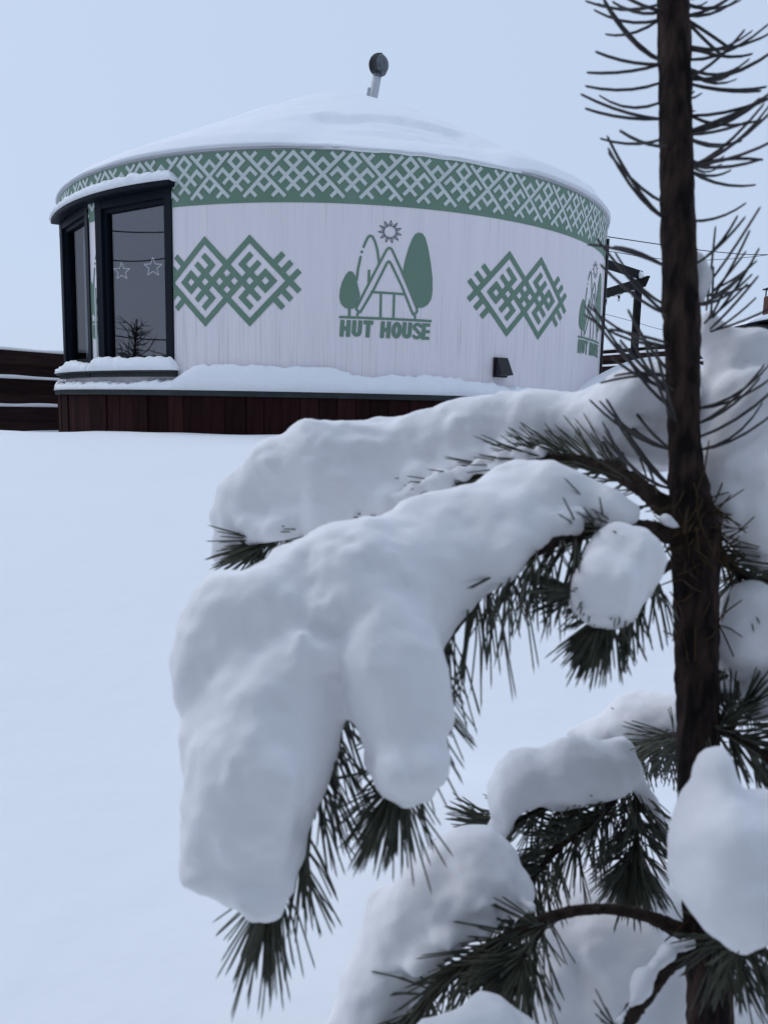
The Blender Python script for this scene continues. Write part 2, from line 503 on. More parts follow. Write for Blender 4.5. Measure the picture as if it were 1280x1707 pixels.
# double-diamond emblem on a diagonal cell grid
U_ = .0418
on = set()
def paint(flip):
    white = {(0, 0), (2, 2)}
    for a, b_ in ((2, -2), (3, -2), (2, 0), (3, 0), (0, -2), (0, -3)):
        white |= {(a, b_), (b_, a)}
    cells = {}
    for p in range(-5, 6):
        for q in range(-5, 6):
            ring = max(abs(p), abs(q))
            v = ring == 5 or (ring <= 3 and (p, q) not in white)
            if p <= -1 and q <= -1:
                v = (p + 3, q + 3) not in {(1, 1), (-1, -1), (1, -1), (-1, 1)}
            cells[(p, q)] = v
    for c_ in (1, 3, 5):
        for e_ in (6, 7):
            cells[(e_, c_)] = True; cells[(c_, e_)] = True
    for (p, q), v in cells.items():
        P, Q = p + 3, q + 3
        if flip: P, Q = -Q, -P
        if v: on.add((P, Q))
paint(False); paint(True)
MQ = []
for p, q in sorted(on):
    MQ.append([((a + b_) * U_, (a - b_) * U_) for a, b_ in ((p - .5, q - .5), (p - .5, q + .5), (p + .5, q + .5), (p + .5, q - .5))])
EM = 49.7
em_me = print_mesh('diamond_print', MQ, 0, 2.268, YR + .005, M['green'])
for k, th in enumerate([-13.7, 36.1, 85.9, 135.7, -163.2, -113.4]):
    me = em_me if k else print_mesh('diamond_print', MQ, 0, 2.268, YR + .005, M['green'], mask_th=th)
    share('diamond_print', me, wall, rot=(0, 0, R_(th)))

# hut logo: distance field in logo units (1 unit = 0.95 mm), outlined with marching squares
def sd_seg(X, Y, a, b, w, butt=False):
    ax, ay = a; bx, by = b
    dx, dy = bx - ax, by - ay; L2 = dx * dx + dy * dy
    if butt:
        l = math.sqrt(L2); ux, uy = dx / l, dy / l
        mx_, my_ = (ax + bx) / 2, (ay + by) / 2
        u = np.abs((X - mx_) * ux + (Y - my_) * uy) - l / 2; v = np.abs(-(X - mx_) * uy + (Y - my_) * ux) - w
        return np.maximum(u, v)
    tt = np.clip(((X - ax) * dx + (Y - ay) * dy) / L2, 0, 1)
    return np.hypot(X - ax - tt * dx, Y - ay - tt * dy) - w
def sd_poly(X, Y, P):
    P = np.array(P); d = np.full(X.shape, 1e9); ins = np.zeros(X.shape, bool)
    for (ax, ay), (bx, by) in zip(P, np.roll(P, -1, 0)):
        d = np.minimum(d, sd_seg(X, Y, (ax, ay), (bx, by), 0) if (ax, ay) != (bx, by) else d)
        c = (ay > Y) != (by > Y)
        with np.errstate(divide='ignore', invalid='ignore'):
            ins ^= c & (X < (bx - ax) * (Y - ay) / (by - ay) + ax)
    return np.where(ins, -d, d)
def polyline(X, Y, P, w, butt=False):
    d = np.full(X.shape, 1e9)
    for a, b in zip(P[:-1], P[1:]): d = np.minimum(d, sd_seg(X, Y, a, b, w, butt))
    return d
def arc(cx_, cy_, rx, ry, a0, a1, n=14):
    return [(cx_ + rx * math.cos(R_(a)), cy_ + ry * math.sin(R_(a))) for a in np.linspace(a0, a1, n)]
def sk(pts): return [(x, y - (x - 640) * .036) for x, y in pts]     # level the picture's slant
def marching(fn, x0, x1, y0, y1, st):
    xs = np.arange(x0, x1 + st, st); ys = np.arange(y0, y1 + st, st)
    X, Y = np.meshgrid(xs, ys, indexing='ij'); D = fn(X, Y)
    quads = []
    ins = D < 0
    anyin = ins[:-1, :-1] | ins[1:, :-1] | ins[1:, 1:] | ins[:-1, 1:]
    allin = ins[:-1, :-1] & ins[1:, :-1] & ins[1:, 1:] & ins[:-1, 1:]
    for i in range(len(xs) - 1):
        j = 0
        row = anyin[i]
        js = np.nonzero(row)[0]
        k = 0
        while k < len(js):
            j = js[k]
            if allin[i, j]:
                e = j
                while k + 1 < len(js) and js[k + 1] == e + 1 and allin[i, e + 1] and e - j < 14: e += 1; k += 1
                quads.append([(xs[i], ys[j]), (xs[i + 1], ys[j]), (xs[i + 1], ys[e + 1]), (xs[i], ys[e + 1])])
            else:
                cs = [(i, j), (i + 1, j), (i + 1, j + 1), (i, j + 1)]; poly = []
                for a, b in zip(cs, cs[1:] + cs[:1]):
                    da, db = D[a], D[b]
                    if da < 0: poly.append((xs[a[0]], ys[a[1]]))
                    if (da < 0) != (db < 0):
                        s = da / (da - db); poly.append((xs[a[0]] + s * (xs[b[0]] - xs[a[0]]), ys[a[1]] + s * (ys[b[1]] - ys[a[1]])))
                if len(poly) >= 3: quads.append(poly)
            k += 1
    return quads
def logo_sd(X, Y):
    w = 13
    out = sk([(330, 1110), (345, 1010), (545, 610), (620, 450), (640, 425), (658, 420), (678, 428), (695, 455), (800, 690), (985, 1090)])
    d = polyline(X, Y, sk([(312, 1098), (480, 740), (622, 448), (640, 425), (656, 419), (675, 427), (690, 450), (800, 690), (980, 1108)]), w)
    d = np.minimum(d, polyline(X, Y, sk([(352, 1155), (490, 900), (632, 590), (652, 572), (672, 590), (800, 850), (932, 1168)]), w))
    d = np.minimum(d, polyline(X, Y, sk([(312, 1098), (305, 1122), (320, 1142), (352, 1155)]), w))
    d = np.minimum(d, polyline(X, Y, sk([(980, 1108), (982, 1140), (968, 1165), (932, 1172)]), w))
    d = np.minimum(d, polyline(X, Y, sk([(345, 1160), (318, 1175), (320, 1205)]), 11))
    d = np.minimum(d, polyline(X, Y, sk([(940, 1180), (962, 1198), (960, 1230)]), 11))
    d = np.minimum(d, polyline(X, Y, sk([(470, 925), (835, 945)]), w))
    d = np.minimum(d, polyline(X, Y, sk([(572, 935), (572, 1215)]), w)); d = np.minimum(d, polyline(X, Y, sk([(718, 940), (716, 1222)]), w))
    d = np.minimum(d, polyline(X, Y, sk([(133, 1214), (1143, 1252)]), 14))
    tree = sk([(978, 232), (1020, 242), (1055, 285), (1090, 400), (1125, 570), (1150, 740), (1155, 900), (1145, 990), (1110, 1055), (1050, 1095), (985, 1100), (895, 895), (808, 690), (830, 560), (868, 410), (910, 300), (940, 250)])
    d = np.minimum(d, sd_poly(X, Y, tree))
    bush = sk([(237, 688), (262, 697), (290, 745), (315, 830), (340, 940), (345, 985), (300, 1085), (285, 1112), (235, 1122), (180, 1105), (140, 1060), (122, 990), (128, 900), (150, 810), (185, 735), (212, 697)])
    d = np.minimum(d, sd_poly(X, Y, bush))
    d = np.minimum(d, polyline(X, Y, sk([(232, 1110), (232, 1210)]), 14))
    d = np.minimum(d, polyline(X, Y, sk([(375, 412), (400, 345), (425, 298), (447, 286), (472, 298), (500, 360), (525, 450), (545, 590)]), w))
    d = np.minimum(d, np.hypot(X - 357, Y - 470 - 10) - 15)
    d = np.minimum(d, polyline(X, Y, sk([(345, 527), (318, 670), (305, 790)]), w))
    d = np.minimum(d, polyline(X, Y, sk([(438, 682), (438, 830)]), w))
    # lettering
    T0, T1 = 1264, 1458
    s = 23
    ital = lambda pts: [(x - (y - 1361) * .05, y) for x, y in pts]
    def st(P, butt=True): return polyline(X, Y, ital(P), s, butt)
    for x0 in (135, 576):
        d = np.minimum(d, st([(x0 + 20, T0), (x0 + 20, T1)])); d = np.minimum(d, st([(x0 + 88, T0), (x0 + 88, T1)])); d = np.minimum(d, st([(x0 + 20, 1361), (x0 + 88, 1361)]))
    for x0 in (265, 820):
        d = np.minimum(d, st([(x0 + 20, T0), (x0 + 20, 1396)])); d = np.minimum(d, st([(x0 + 84, T0), (x0 + 84, 1396)]))
        d = np.minimum(d, st(arc(x0 + 52, 1396, 32, 34, 0, 180), False))
    d = np.minimum(d, st([(382, T0 + 21), (492, T0 + 21)])); d = np.minimum(d, st([(437, T0), (437, T1)]))
    d = np.minimum(d, st(arc(754, 1361, 35, 74, 0, 360, 30), False))
    d = np.minimum(d, polyline(X, Y, ital(arc(990, 1313, 38, 32, -25, -245, 14) + arc(988, 1405, 40, 33, -70, 150, 14)), 19))
    d = np.minimum(d, st([(1064, T0), (1064, T1)])); 
    for yy in (T0 + 19, 1361, T1 - 19): d = np.minimum(d, polyline(X, Y, ital([(1064, yy), (1136, yy)]), 19, True))
    return d
def sun_sd(X, Y):
    d = np.abs(np.hypot(X - 658, Y - 236) - 67) - 4.5
    for k in range(11):
        a = R_(-86 + k * 360 / 11)
        c, s = math.cos(a), math.sin(a)
        P = [(658 + r * c - q * s, 236 + r * s + q * c) for r, q in ((80, -15), (128, 0), (80, 15))]
        d = np.minimum(d, polyline(X, Y, P + P[:1], 4.0))
    return d
KX, KZ = .000952, .000873
def logo_quads(fn, *a):
    out = []
    for q in marching(fn, *a):
        out.append([((x - 640) * KX, (1232 - y) * KZ) for x, y in q][::-1])
    return out
LQ = logo_quads(logo_sd, 100, 1180, 210, 1490, 4.0)
SQ = logo_quads(sun_sd, 510, 800, 90, 385, 3.0)
LTH = 11.1
lg_me = print_mesh('logo_print', LQ, 0, 1.917, YR + .005, M['green'])
sn_me = print_mesh('sun_print', SQ, 0, 1.917, YR + .005, M['greyprint'])
for th in (LTH, LTH + 49.3, LTH - 49.6, LTH + 98.6, LTH + 148, LTH - 99.2, LTH - 149):
    a, b_ = lg_me, sn_me
    if th == LTH - 49.6:
        a = print_mesh('logo_print', LQ, 0, 1.917, YR + .005, M['green'], mask_th=th)
        b_ = print_mesh('sun_print', SQ, 0, 1.917, YR + .005, M['greyprint'], mask_th=th)
        if not len(b_.polygons): b_ = None
    share('logo_print', a, wall, rot=(0, 0, R_(th)))
    if b_: share('sun_print', b_, wall, rot=(0, 0, R_(th)))

# roof
RP = [(3.92, 3.556), (3.6, 3.72), (3.0, 4.03), (2.4, 4.34), (1.8, 4.65), (1.2, 4.95), (.8, 5.12), (.4, 5.21), (0.02, 5.23)]
rp = spline([(a, z) for a, z in RP], 33)
def roof_z(r): return np.interp(r, rp[::-1, 0], rp[::-1, 1])
ths = np.linspace(-180, 180, 121)
TH, RR = np.meshgrid(ths, np.concatenate([[YR + .03], rp[1:, 0]]), indexing='ij')
ZZ = roof_z(RR)
V = np.stack([RR * np.sin(np.radians(TH)), -RR * np.cos(np.radians(TH)), ZZ - Z0], -1)
V2 = V.copy(); V2 = np.concatenate([V[:, :1] * [.985, .985, 1] + [0, 0, -.012], V], 1)
def grid_faces(a, b_, off=0, flip=False):
    I = np.arange(a * b_).reshape(a, b_) + off
    q = np.stack([I[:-1, :-1], I[1:, :-1], I[1:, 1:], I[:-1, 1:]], -1).reshape(-1, 4)
    return q[:, ::-1] if flip else q
roof = obj('roof', V2.reshape(-1, 3), grid_faces(V2.shape[0], V2.shape[1]), M['roof'], yurt, smooth=True, local=True)
ringp = [(1.0 * math.sin(a), -1.0 * math.cos(a), roof_z(1.0) + .145 - .05 * abs(a + 1.9) - Z0) for a in np.linspace(-2.8, -1.0, 40)]
v, f = tube(np.array(ringp), .022, 8, cap=True)
obj('crown_slit', v, f, M['frame'], roof, smooth=True, local=True)  # dark tube over the snow standing in for the dark open slit at the crown

# chimney: leaning pipe with a louvred ball cowl
cb = at(622, 162, 11.35); ct = at(629.5, 121, 11.35)
ax = ct - cb; ax /= np.linalg.norm(ax)
lo = cb - ax * .35
ch = obj('chimney_pipe', *tube(np.array([lo, cb, cb + ax * .2, cb + ax * .285]), .066, 20), M['galv'], yurt, smooth=False)
c1 = cb + ax * .28
v, f = tube(np.array([c1, c1 + ax * .02, c1 + ax * .075, c1 + ax * .08, c1 + ax * .10]), [.062, .062, .060, .088, .075], 20)
obj('collar', v, f, M['steel'], ch)
cc = c1 + ax * .21
hx = np.array([.80, -.58, -.14]); hx -= ax * hx.dot(ax); hx /= np.linalg.norm(hx)      # way the cowl faces
prof = []
for s in np.linspace(-1, 1, 25):
    r = .148 * math.sqrt(max(0, 1 - (s * .98) ** 2))
    prof.append((s * .148, r))
P = []; rad = []
ridges = {k for k in range(3, 17, 3)}
for k, (s, r) in enumerate(prof):
    P.append(cc + hx * s * .92); rad.append(max(r, .004) * (.90 if k in ridges else 1))
cowl = obj('cowl', *tube(np.array(P), rad, 28), M['steel'], ch, smooth=False)
for k in sorted(ridges):
    s, r = prof[k]
    a = np.linspace(0, 2 * math.pi, 29)
    n2 = np.cross(hx, ax)
    ring = [cc + hx * s * .92 + (ax * math.cos(q) + n2 * math.sin(q)) * r * .99 for q in a]
    obj('louvre', *tube(np.array(ring), .014, 6, cap=False), M['black'], ch)
obj('finial', *tube(np.array([cc + ax * .13, cc + ax * .185]), .008, 8), M['steel'], ch)
bx0 = cb - CX * .085 + ax * .02
obj('bracket', *beam(bx0, bx0 + ax * .12, .035, .05, up=CF), M['galv'], ch)

# windows
def window(th0, th1, glass='glass'):
    """flat unit whose plane is a chord of the wall"""
    rad_ = YR + .022
    c = (th0 + th1) / 2
    a, b_ = cyl(th0, rad_, 0), cyl(th1, rad_, 0)
    wdt = np.linalg.norm(a[:2] - b_[:2]); mid = (a + b_) / 2; mid[2] = 0
    ex = np.array([math.cos(R_(c)), math.sin(R_(c)), 0]); en = np.array([math.sin(R_(c)), -math.cos(R_(c)), 0])
    zb, zt = 1.375 - Z0, 3.262 - Z0
    def bar(x0, x1, z0, z1, d0, d1):
        p = [mid + ex * x + en * d + np.array([0, 0, z]) for x in (x0, x1) for d in (d0, d1) for z in (z0, z1)]
        return np.array(p), [(0, 1, 3, 2), (4, 6, 7, 5), (0, 4, 5, 1), (2, 3, 7, 6), (0, 2, 6, 4), (1, 5, 7, 3)]
    h = wdt / 2; j = .105
    fr_ = merge([bar(-h, -h + j, zb, zt, -.15, 0), bar(h - j, h, zb, zt, -.15, 0),
                 bar(-h + j, h - j, zb, zb + .10, -.148, -.004), bar(-h + j, h - j, zt - .11, zt, -.148, -.004)])
    w = obj('window', *fr_, M['frame'], yurt, local=True)
    s = .045
    inner = merge([bar(-h + j, -h + j + s, zb + .10, zt - .11, -.12, -.04), bar(h - j - s, h - j, zb + .10, zt - .11, -.12, -.04),
                   bar(-h + j + s, h - j - s, zb + .10, zb + .10 + s, -.12, -.042), bar(-h + j + s, h - j - s, zt - .11 - s, zt - .11, -.12, -.042)])
    obj('sash', *inner, M['frame'], w, local=True)
    obj('pane', *bar(-h + j + s, h - j - s, zb + .10 + s, zt - .11 - s, -.085, -.078), M[glass], w, local=True)
    return w, mid, ex, en
win1 = window(-41.6, -23.3)
win2 = window(-62.2, -44.3, 'dimmed_glass')
def arc_band(th0, th1, prof_, mat_, name, parent, n=24, zoff=None, smooth=False):
    """closed profile [(r,z)] swept round the axis"""
    T_ = np.linspace(th0, th1, n); k = len(prof_)
    V = np.concatenate([np.stack([cyl(t_, r, z) for r, z in prof_]) for t_ in T_])
    F = []
    for i in range(n - 1):
        for j in range(k):
            F.append((i * k + j, (i + 1) * k + j, (i + 1) * k + (j + 1) % k, i * k + (j + 1) % k))
    F.append(tuple(range(k))[::-1]); F.append(tuple((n - 1) * k + j for j in range(k)))
    return obj(name, V, F, mat_, parent, local=True, smooth=smooth)
head = arc_band(-63.5, -22.6, [(YR + .012, 3.237), (YR + .10, 3.237), (YR + .115, 3.25), (YR + .115, 3.285), (YR + .012, 3.305)], M['frame'], 'window_head', yurt, 30)
for a, b_ in ((-63.0, -43.5), (-42.9, -22.6)):
    s = arc_band(a, b_, [(YR + .006, 1.285), (YR + .075, 1.285), (YR + .075, 1.332), (YR + .12, 1.332), (YR + .12, 1.352), (YR + .006, 1.372)], M['trim'], 'sill', yurt, 16)
v, f = tube(np.array([cyl(-42.2, YR + .018, z) for z in (1.3, 1.6, 2.0, 2.3)]), .012, 6)
obj('cable', v, f, M['pale'], yurt, local=True)

# vent hood
ec = lambda th, r, z, u=0: cyl(th, r, z) + u * np.array([math.cos(R_(th)), math.sin(R_(th)), 0])
tv = 31.2
def hexa(p): return np.array(p), [(0, 1, 2, 3), (7, 6, 5, 4), (0, 4, 5, 1), (1, 5, 6, 2), (2, 6, 7, 3), (3, 7, 4, 0)]
vent = obj('vent_plate', *hexa([ec(tv, YR + r, z, u) for r in (.007, .03) for u, z in ((-.095, 1.36), (.095, 1.36), (.095, 1.575), (-.095, 1.575))]), M['black'], yurt, local=True)
hd = [ec(tv, YR + .03, 1.375, -.08), ec(tv, YR + .15, 1.385, -.08), ec(tv, YR + .15, 1.385, .08), ec(tv, YR + .03, 1.375, .08),
      ec(tv, YR + .03, 1.565, -.075), ec(tv, YR + .055, 1.565, -.075), ec(tv, YR + .055, 1.565, .075), ec(tv, YR + .03, 1.565, .075)]
obj('vent_hood', np.array(hd), [(0, 1, 2, 3), (7, 6, 5, 4), (0, 4, 5, 1), (1, 5, 6, 2), (2, 6, 7, 3), (3, 7, 4, 0)], M['black'], vent, local=True)
# cable conduit down the far right side of the wall
v, f = tube(np.array([cyl(70.6, YR + .03, z) for z in (1.2, 1.8, 2.4, 3.0, 3.3)]), .02, 8)
obj('conduit', v, f, M['black'], yurt, local=True)

# things inside the windows
def star(px, py, d, s, label):
    c = at(px, py, d); rim = []
    for k in range(11):
        r = s if k % 2 == 0 else s * .42
        a = math.pi / 2 + k * math.pi / 5
        rim.append(c + (CX * math.cos(a) + np.array([0, 0, 1]) * math.sin(a)) * r)
    o = obj('star_light', *merge([tube(np.array([rim[k], rim[k + 1]]), .006, 5) for k in range(10)] ), M['star'])
    obj('cord', *tube(np.array([rim[0], rim[0] + [0, 0, .8]]), .0015, 4), M['wire'], o)
    tag(o, label, 'star light', 'star lights hung behind the window')
star(203, 452, 8.95, .10, 'left star light hanging behind the large window pane')
star(255, 445, 8.95, .11, 'right star light hanging behind the large window pane')
cur = []
T_ = np.linspace(-60, -45.5, 80)
rr = YR - .26 + .03 * np.sin(np.linspace(0, 44, 80))
Vc = np.concatenate([cyl(T_, rr, z) for z in np.linspace(1.3, 3.2, 6)])
cu = obj('curtain', Vc + np.array([YC[0], YC[1], Z0]), [(j * 80 + i, j * 80 + i + 1, (j + 1) * 80 + i + 1, (j + 1) * 80 + i) for j in range(5) for i in range(79)], M['curtain'], smooth=True)
tag(cu, 'pale pleated curtain behind the narrow left window', 'curtain')

# ------------------------------------------------------------------ round deck under the yurt
deck = empty('round_deck', (YC[0], YC[1], .3))
tag(deck, 'low round deck with dark brown plank skirt under the yurt', 'deck')
def disc(r, z, n=96):
    a = np.linspace(0, 2 * math.pi, n, endpoint=False)
    v = np.vstack([np.stack([r * np.cos(a) + YC[0], r * np.sin(a) + YC[1], 0 * a + zz], 1) for zz in (z - .06, z)])
    f = [tuple(range(n))[::-1], tuple(range(n, 2 * n))] + [(i, (i + 1) % n, n + (i + 1) % n, n + i) for i in range(n)]
    return v, f
obj('floor', *disc(YR + .05, Z0 - .002), M['floorwood'], deck)
rimv = []
nn = 160
pr = [(YR + .055, 1.085), (YR + .125, 1.085), (YR + .13, 1.095), (YR + .13, 1.14), (YR + .055, 1.147)]
Vr = np.concatenate([np.array([(r * math.sin(a) + YC[0], -r * math.cos(a) + YC[1], z) for r, z in pr]) for a in np.linspace(0, 2 * math.pi, nn, endpoint=False)])
Fr = [(i * 5 + j, ((i + 1) % nn) * 5 + j, ((i + 1) % nn) * 5 + (j + 1) % 5, i * 5 + (j + 1) % 5) for i in range(nn) for j in range(5)]
obj('rim', Vr, Fr, M['trim'], deck)
rng = random.Random(3)
bm_cache = {}
th = -180.0
while th < 179:
    wd = rng.choice((.15, .19, .23, .28))
    if wd not in bm_cache:
        v, f = box(0, 0, 0, wd - .006, .024, .86)
        bm_cache[wd] = mesh('board', v, f, M['skirt'])
    a = math.degrees(wd / (YR + .08))
    r = YR + .083 + rng.uniform(-.012, .012)
    mid = th + a / 2
    share('board', bm_cache[wd], deck, (r * math.sin(R_(mid)), -r * math.cos(R_(mid)), .655 - .3 + rng.uniform(-.004, .004)), (0, 0, R_(mid)))
    th += a
v, f = tube(np.array([(YC[0], YC[1], .0), (YC[0], YC[1], 1.05)]), YR + .04, 64)
obj('backing', v, f, M['black'], deck)

# ------------------------------------------------------------------ snow on the yurt
snow_n = lambda x, y, s, o_=0.: vnoise(x, y, 0 * np.asarray(x) + o_, s) - .5
def tri_free(V, a, b_, name, label, mat_='ledge_snow', closed=False, flip=False):
    o = obj(name, V.reshape(-1, 3), grid_faces(a, b_, flip=flip), M[mat_], smooth=True)
    return o
nth, nr = 420, 90
TH, RR = np.meshgrid(np.linspace(-180, 180, nth), np.linspace(YR + .04, .02, nr), indexing='ij')
X, Y = RR * np.sin(np.radians(TH)), -RR * np.cos(np.radians(TH))
tk = .10 + .03 * snow_n(X, Y, .8) + .02 * snow_n(X, Y, .25, 3.) + .05 * ss(1.3, .4, RR)
tk = tk + .09 * ss(15, 80, TH) * ss(170, 120, TH) * ss(.6, 1.6, RR) - .03 * ss(-20, -60, TH)
edge = ss(YR + .04, YR - .16, RR)
tk = tk * (.35 + .65 * edge)
# slipped patch on the lower right slope
thp = 8 + 14 * snow_n(X, Y, 1.1, 7.)
rin = 2.75 + .8 * ss(4, 0, np.abs(TH - 13) / 8) * -.35 + .25 * snow_n(X, Y, .45, 9.) + .10 * snow_n(X, Y, .15, 2.) 
patch = ss(rin - .02, rin + .10, RR) * ss(-8, 2, TH + 6 * snow_n(X, Y, .5, 4)) * ss(40, 30, TH + 6 * snow_n(X, Y, .5, 5))
tk = tk * (1 - patch) + patch * (.012 + .045 * snow_n(X * .6, RR * 1.8, .35, 6.) + .02 * snow_n(X, RR * 2, .12, 8.))
lipdrop = ss(YR - .02, YR + .04, RR)
Z = roof_z(np.minimum(RR, 4.0)) + tk + .012
Z = Z + .02 * ss(.25, .0, np.abs(RR - 1.02)) * ss(-20, -60, TH)
Z = Z - .02 * lipdrop
V = np.stack([X + YC[0], Y + YC[1], Z], -1)
V = np.concatenate([np.stack([X[:, :1] * .985 + YC[0], Y[:, :1] * .985 + YC[1], Z[:, :1] - .02], -1), V], 1)
o = obj('roof_snow', V.reshape(-1, 3), grid_faces(nth, nr + 1), M['ledge_snow'], smooth=True)
tag(o, 'thick snow layer covering the cone roof of the yurt', 'snow')

def ledge_snow(th0, th1, r0, r1, zb, hfun, name, label, n=140, m_=12, over=.02):
    """rounded ridge of snow lying on a curved ledge"""
    T_ = np.linspace(th0, th1, n)
    rows = []
    for t_ in T_:
        h = hfun(t_); endf = min(1, min(t_ - th0, th1 - t_) / 1.2 + .05)
        h = max(.004, h * math.sqrt(max(endf, 0.02)))
        row = []
        for k in range(m_ + 1):
            s = k / m_
            a = math.pi * s
            rc, rh = (r0 + r1) / 2, (r1 - r0) / 2 + over
            x = rc - rh * math.cos(a) * (1 if s < .5 else 1)
            z = zb + h * math.sin(a) ** .55
            x += .022 * (vnoise(t_ * .08, z * 1.0, s * 2.0, .07) - .5); z += .05 * min(1, h / .08) * (vnoise(t_ * .07, s * .4, zb, .06) - .5) * math.sin(a)
            row.append(cyl(t_, x, z) + np.array([YC[0], YC[1], Z0]))
        rows.append(row)
    V = np.array(rows).reshape(-1, 3)
    k = m_ + 1
    F = [tuple(q) for q in grid_faces(n, k).tolist()]
    F += [(i * k, i * k + m_, (i + 1) * k + m_, (i + 1) * k) for i in range(n - 1)]
    F += [tuple(range(k)), tuple((n - 1) * k + j for j in range(k))[::-1]]
    o = obj(name, V, F, M['ledge_snow'], smooth=True)
    return tag(o, label, 'snow')
n1d = lambda t_, s, o_=0.: float(vnoise(t_, o_, 0., s))
ledge_snow(-63.7, -22.0, YR + .022, YR + .11, 3.287, lambda t_: .075 + .04 * n1d(t_, 6), 'snow_strip', 'long snow strip on top of the dark window head', over=.025)
ledge_snow(-63.2, -43.3, YR + .022, YR + .11, 1.352, lambda t_: .07 + .11 * n1d(t_, 3, 2.) * ss(-60, -53, t_), 'snow_strip', 'short snow heap on the sill of the narrow left window', 80, over=.025)
ledge_snow(-42.8, -22.2, YR + .022, YR + .11, 1.352, lambda t_: .11 + .05 * n1d(t_, 4, 5.), 'snow_strip', 'snow heap on the sill of the large window', 80, over=.025)
def deck_h(t_):
    t_ = float(t_)
    h = .05 + .06 * n1d(t_, 4, 1.)
    h += .17 * ss(-24, -17, t_) * ss(8, -6, t_) + .09 * ss(-6, 4, t_) * ss(40, 22, t_)
    h += .02 * n1d(t_, 1.3, 8.)
    return h
ledge_snow(-75, 75, YR + .01, YR + .11, 1.143, deck_h, 'snow_ridge', 'long uneven snow ridge along the deck edge below the wall', 360, 14, over=.025)

# ------------------------------------------------------------------ left fence
def fence(p_top, az, s0, s1, rows, label, face, snow_label, strip):
    d = np.array([math.sin(R_(az)), math.cos(R_(az)), 0.])
    nrm = np.array([math.cos(R_(az)), -math.sin(R_(az)), 0.]) * face
    rt = empty('board_fence', tuple(p_top + d * s0 - [0, 0, 1.6]))
    tag(rt, label, 'fence')
    rg = random.Random(int(abs(az) * 7))
    cache = {}
    z = p_top[2]
    n = 0
    for h in rows:
        bays = max(2, int(round((s1 - s0) / 3.0)))
        for sub in range(2):
            hh = h / 2
            for k in range(bays):
                a = s0 + (s1 - s0) * k / bays + .004; b_ = s0 + (s1 - s0) * (k + 1) / bays - .004
                off = .02 + rg.uniform(-.006, .006) + (.02 if sub == 0 else .0)
                zz = z - hh * (sub + .5)
                p = p_top + nrm * off; p = np.array([p[0], p[1], zz])
                obj('board', *beam(p + d * a, p + d * b_, .026, hh + .012), M['fence'], rt)
        # snow lying on the top edge of this row
        pts = np.linspace(s0, s1, 120)
        top = []
        for s in pts:
            hz = strip * (.8 + .9 * n1d(s, .5, n * 3.1) + (2.2 * max(0, n1d(s, .9, 20 + n) - .66)))
            top.append(hz)
        V, F = [], []
        for i, s in enumerate(pts):
            for (u, w) in ((-.035, -.008), (-.03, top[i] * .8), (.0, top[i]), (.045, top[i] * .9), (.055, -.01)):
                q = p_top + d * s + nrm * (u + .03); V.append((q[0], q[1], z + .004 + w))
        F = [(i * 5 + j, (i + 1) * 5 + j, (i + 1) * 5 + j + 1, i * 5 + j + 1) for i in range(119) for j in range(4)]
        F += [(i * 5 + 4, (i + 1) * 5 + 4, (i + 1) * 5, i * 5) for i in range(119)] + [(0, 1, 2, 3, 4), tuple(119 * 5 + j for j in (4, 3, 2, 1, 0))]
        o = obj('snow_strip', V, F, M['ledge_snow'], smooth=True)
        tag(o, 'thin snow strip on the %s board of the %s' % (['topmost', 'second', 'third', 'fourth', 'fifth', 'sixth', 'seventh'][n], snow_label), 'snow')
        z -= h; n += 1
    for k in range(max(2, int(round((s1 - s0) / 3.0))) + 1):
        s = s0 + (s1 - s0) * k / max(2, int(round((s1 - s0) / 3.0)))
        p = p_top + d * s - nrm * .06
        obj('post', *beam((p[0], p[1], float(ground(p[0], p[1])) - .2), (p[0], p[1], p_top[2] - .03), .09, .09, up=d), M['fence'], rt)
    return rt
fence(at(105, 590, 13.5), 33, -9.0, 9.0, [.46, .46, .46, .46], 'dark brown horizontal board fence left of the yurt', 1, 'left fence', .035)
fence(at(1030, 582, 17.5), -27, -11.0, 9.0, [.12, .25, .25, .25, .25, .25], 'dark brown horizontal board fence right of the yurt behind the pergola', -1, 'right fence', .03)

# ------------------------------------------------------------------ pergola
pg = at(1064, 600, 16.0)
perg = empty('pergola', (pg[0], pg[1], float(ground(pg[0], pg[1]))))
tag(perg, 'dark timber pergola with bulb string beyond the right side of the yurt', 'pergola')
ptop = at(1064, 476, 16.0)
def post_at(p):
    obj('post', *beam((p[0], p[1], float(ground(p[0], p[1])) - .2), (p[0], p[1], ptop[2]), .13, .13, up=(0, 1, 0)), M['pergola'], perg)
post_at(ptop)
b0 = at(1081, 466, 15.75); b1 = at(1000, 484, 17.9)
dirb = (b1 - b0); dirb[2] = 0; L_ = np.linalg.norm(dirb); dirb /= L_
zl = ptop[2] + .07
far = ptop + dirb * 4.2
post_at(far)
bm_v, bm_f = beam((b0[0], b0[1], zl), (far[0] + dirb[0] * .3, far[1] + dirb[1] * .3, zl), .07, .19)
bm_v[:2] += 0
bm_v[[0, 1]] += dirb * .16            # slanted beam end
obj('beam', bm_v, bm_f, M['pergola'], perg)
u1 = at(1000, 449, 14.75)
d2 = u1 - ptop; d2[2] = 0; d2 /= np.linalg.norm(d2)
zu = zl + .155
obj('beam', *beam((ptop[0] - d2[0] * .1, ptop[1] - d2[1] * .1, zu), (ptop[0] + d2[0] * 2.6, ptop[1] + d2[1] * 2.6, zu), .07, .16), M['pergola'], perg)
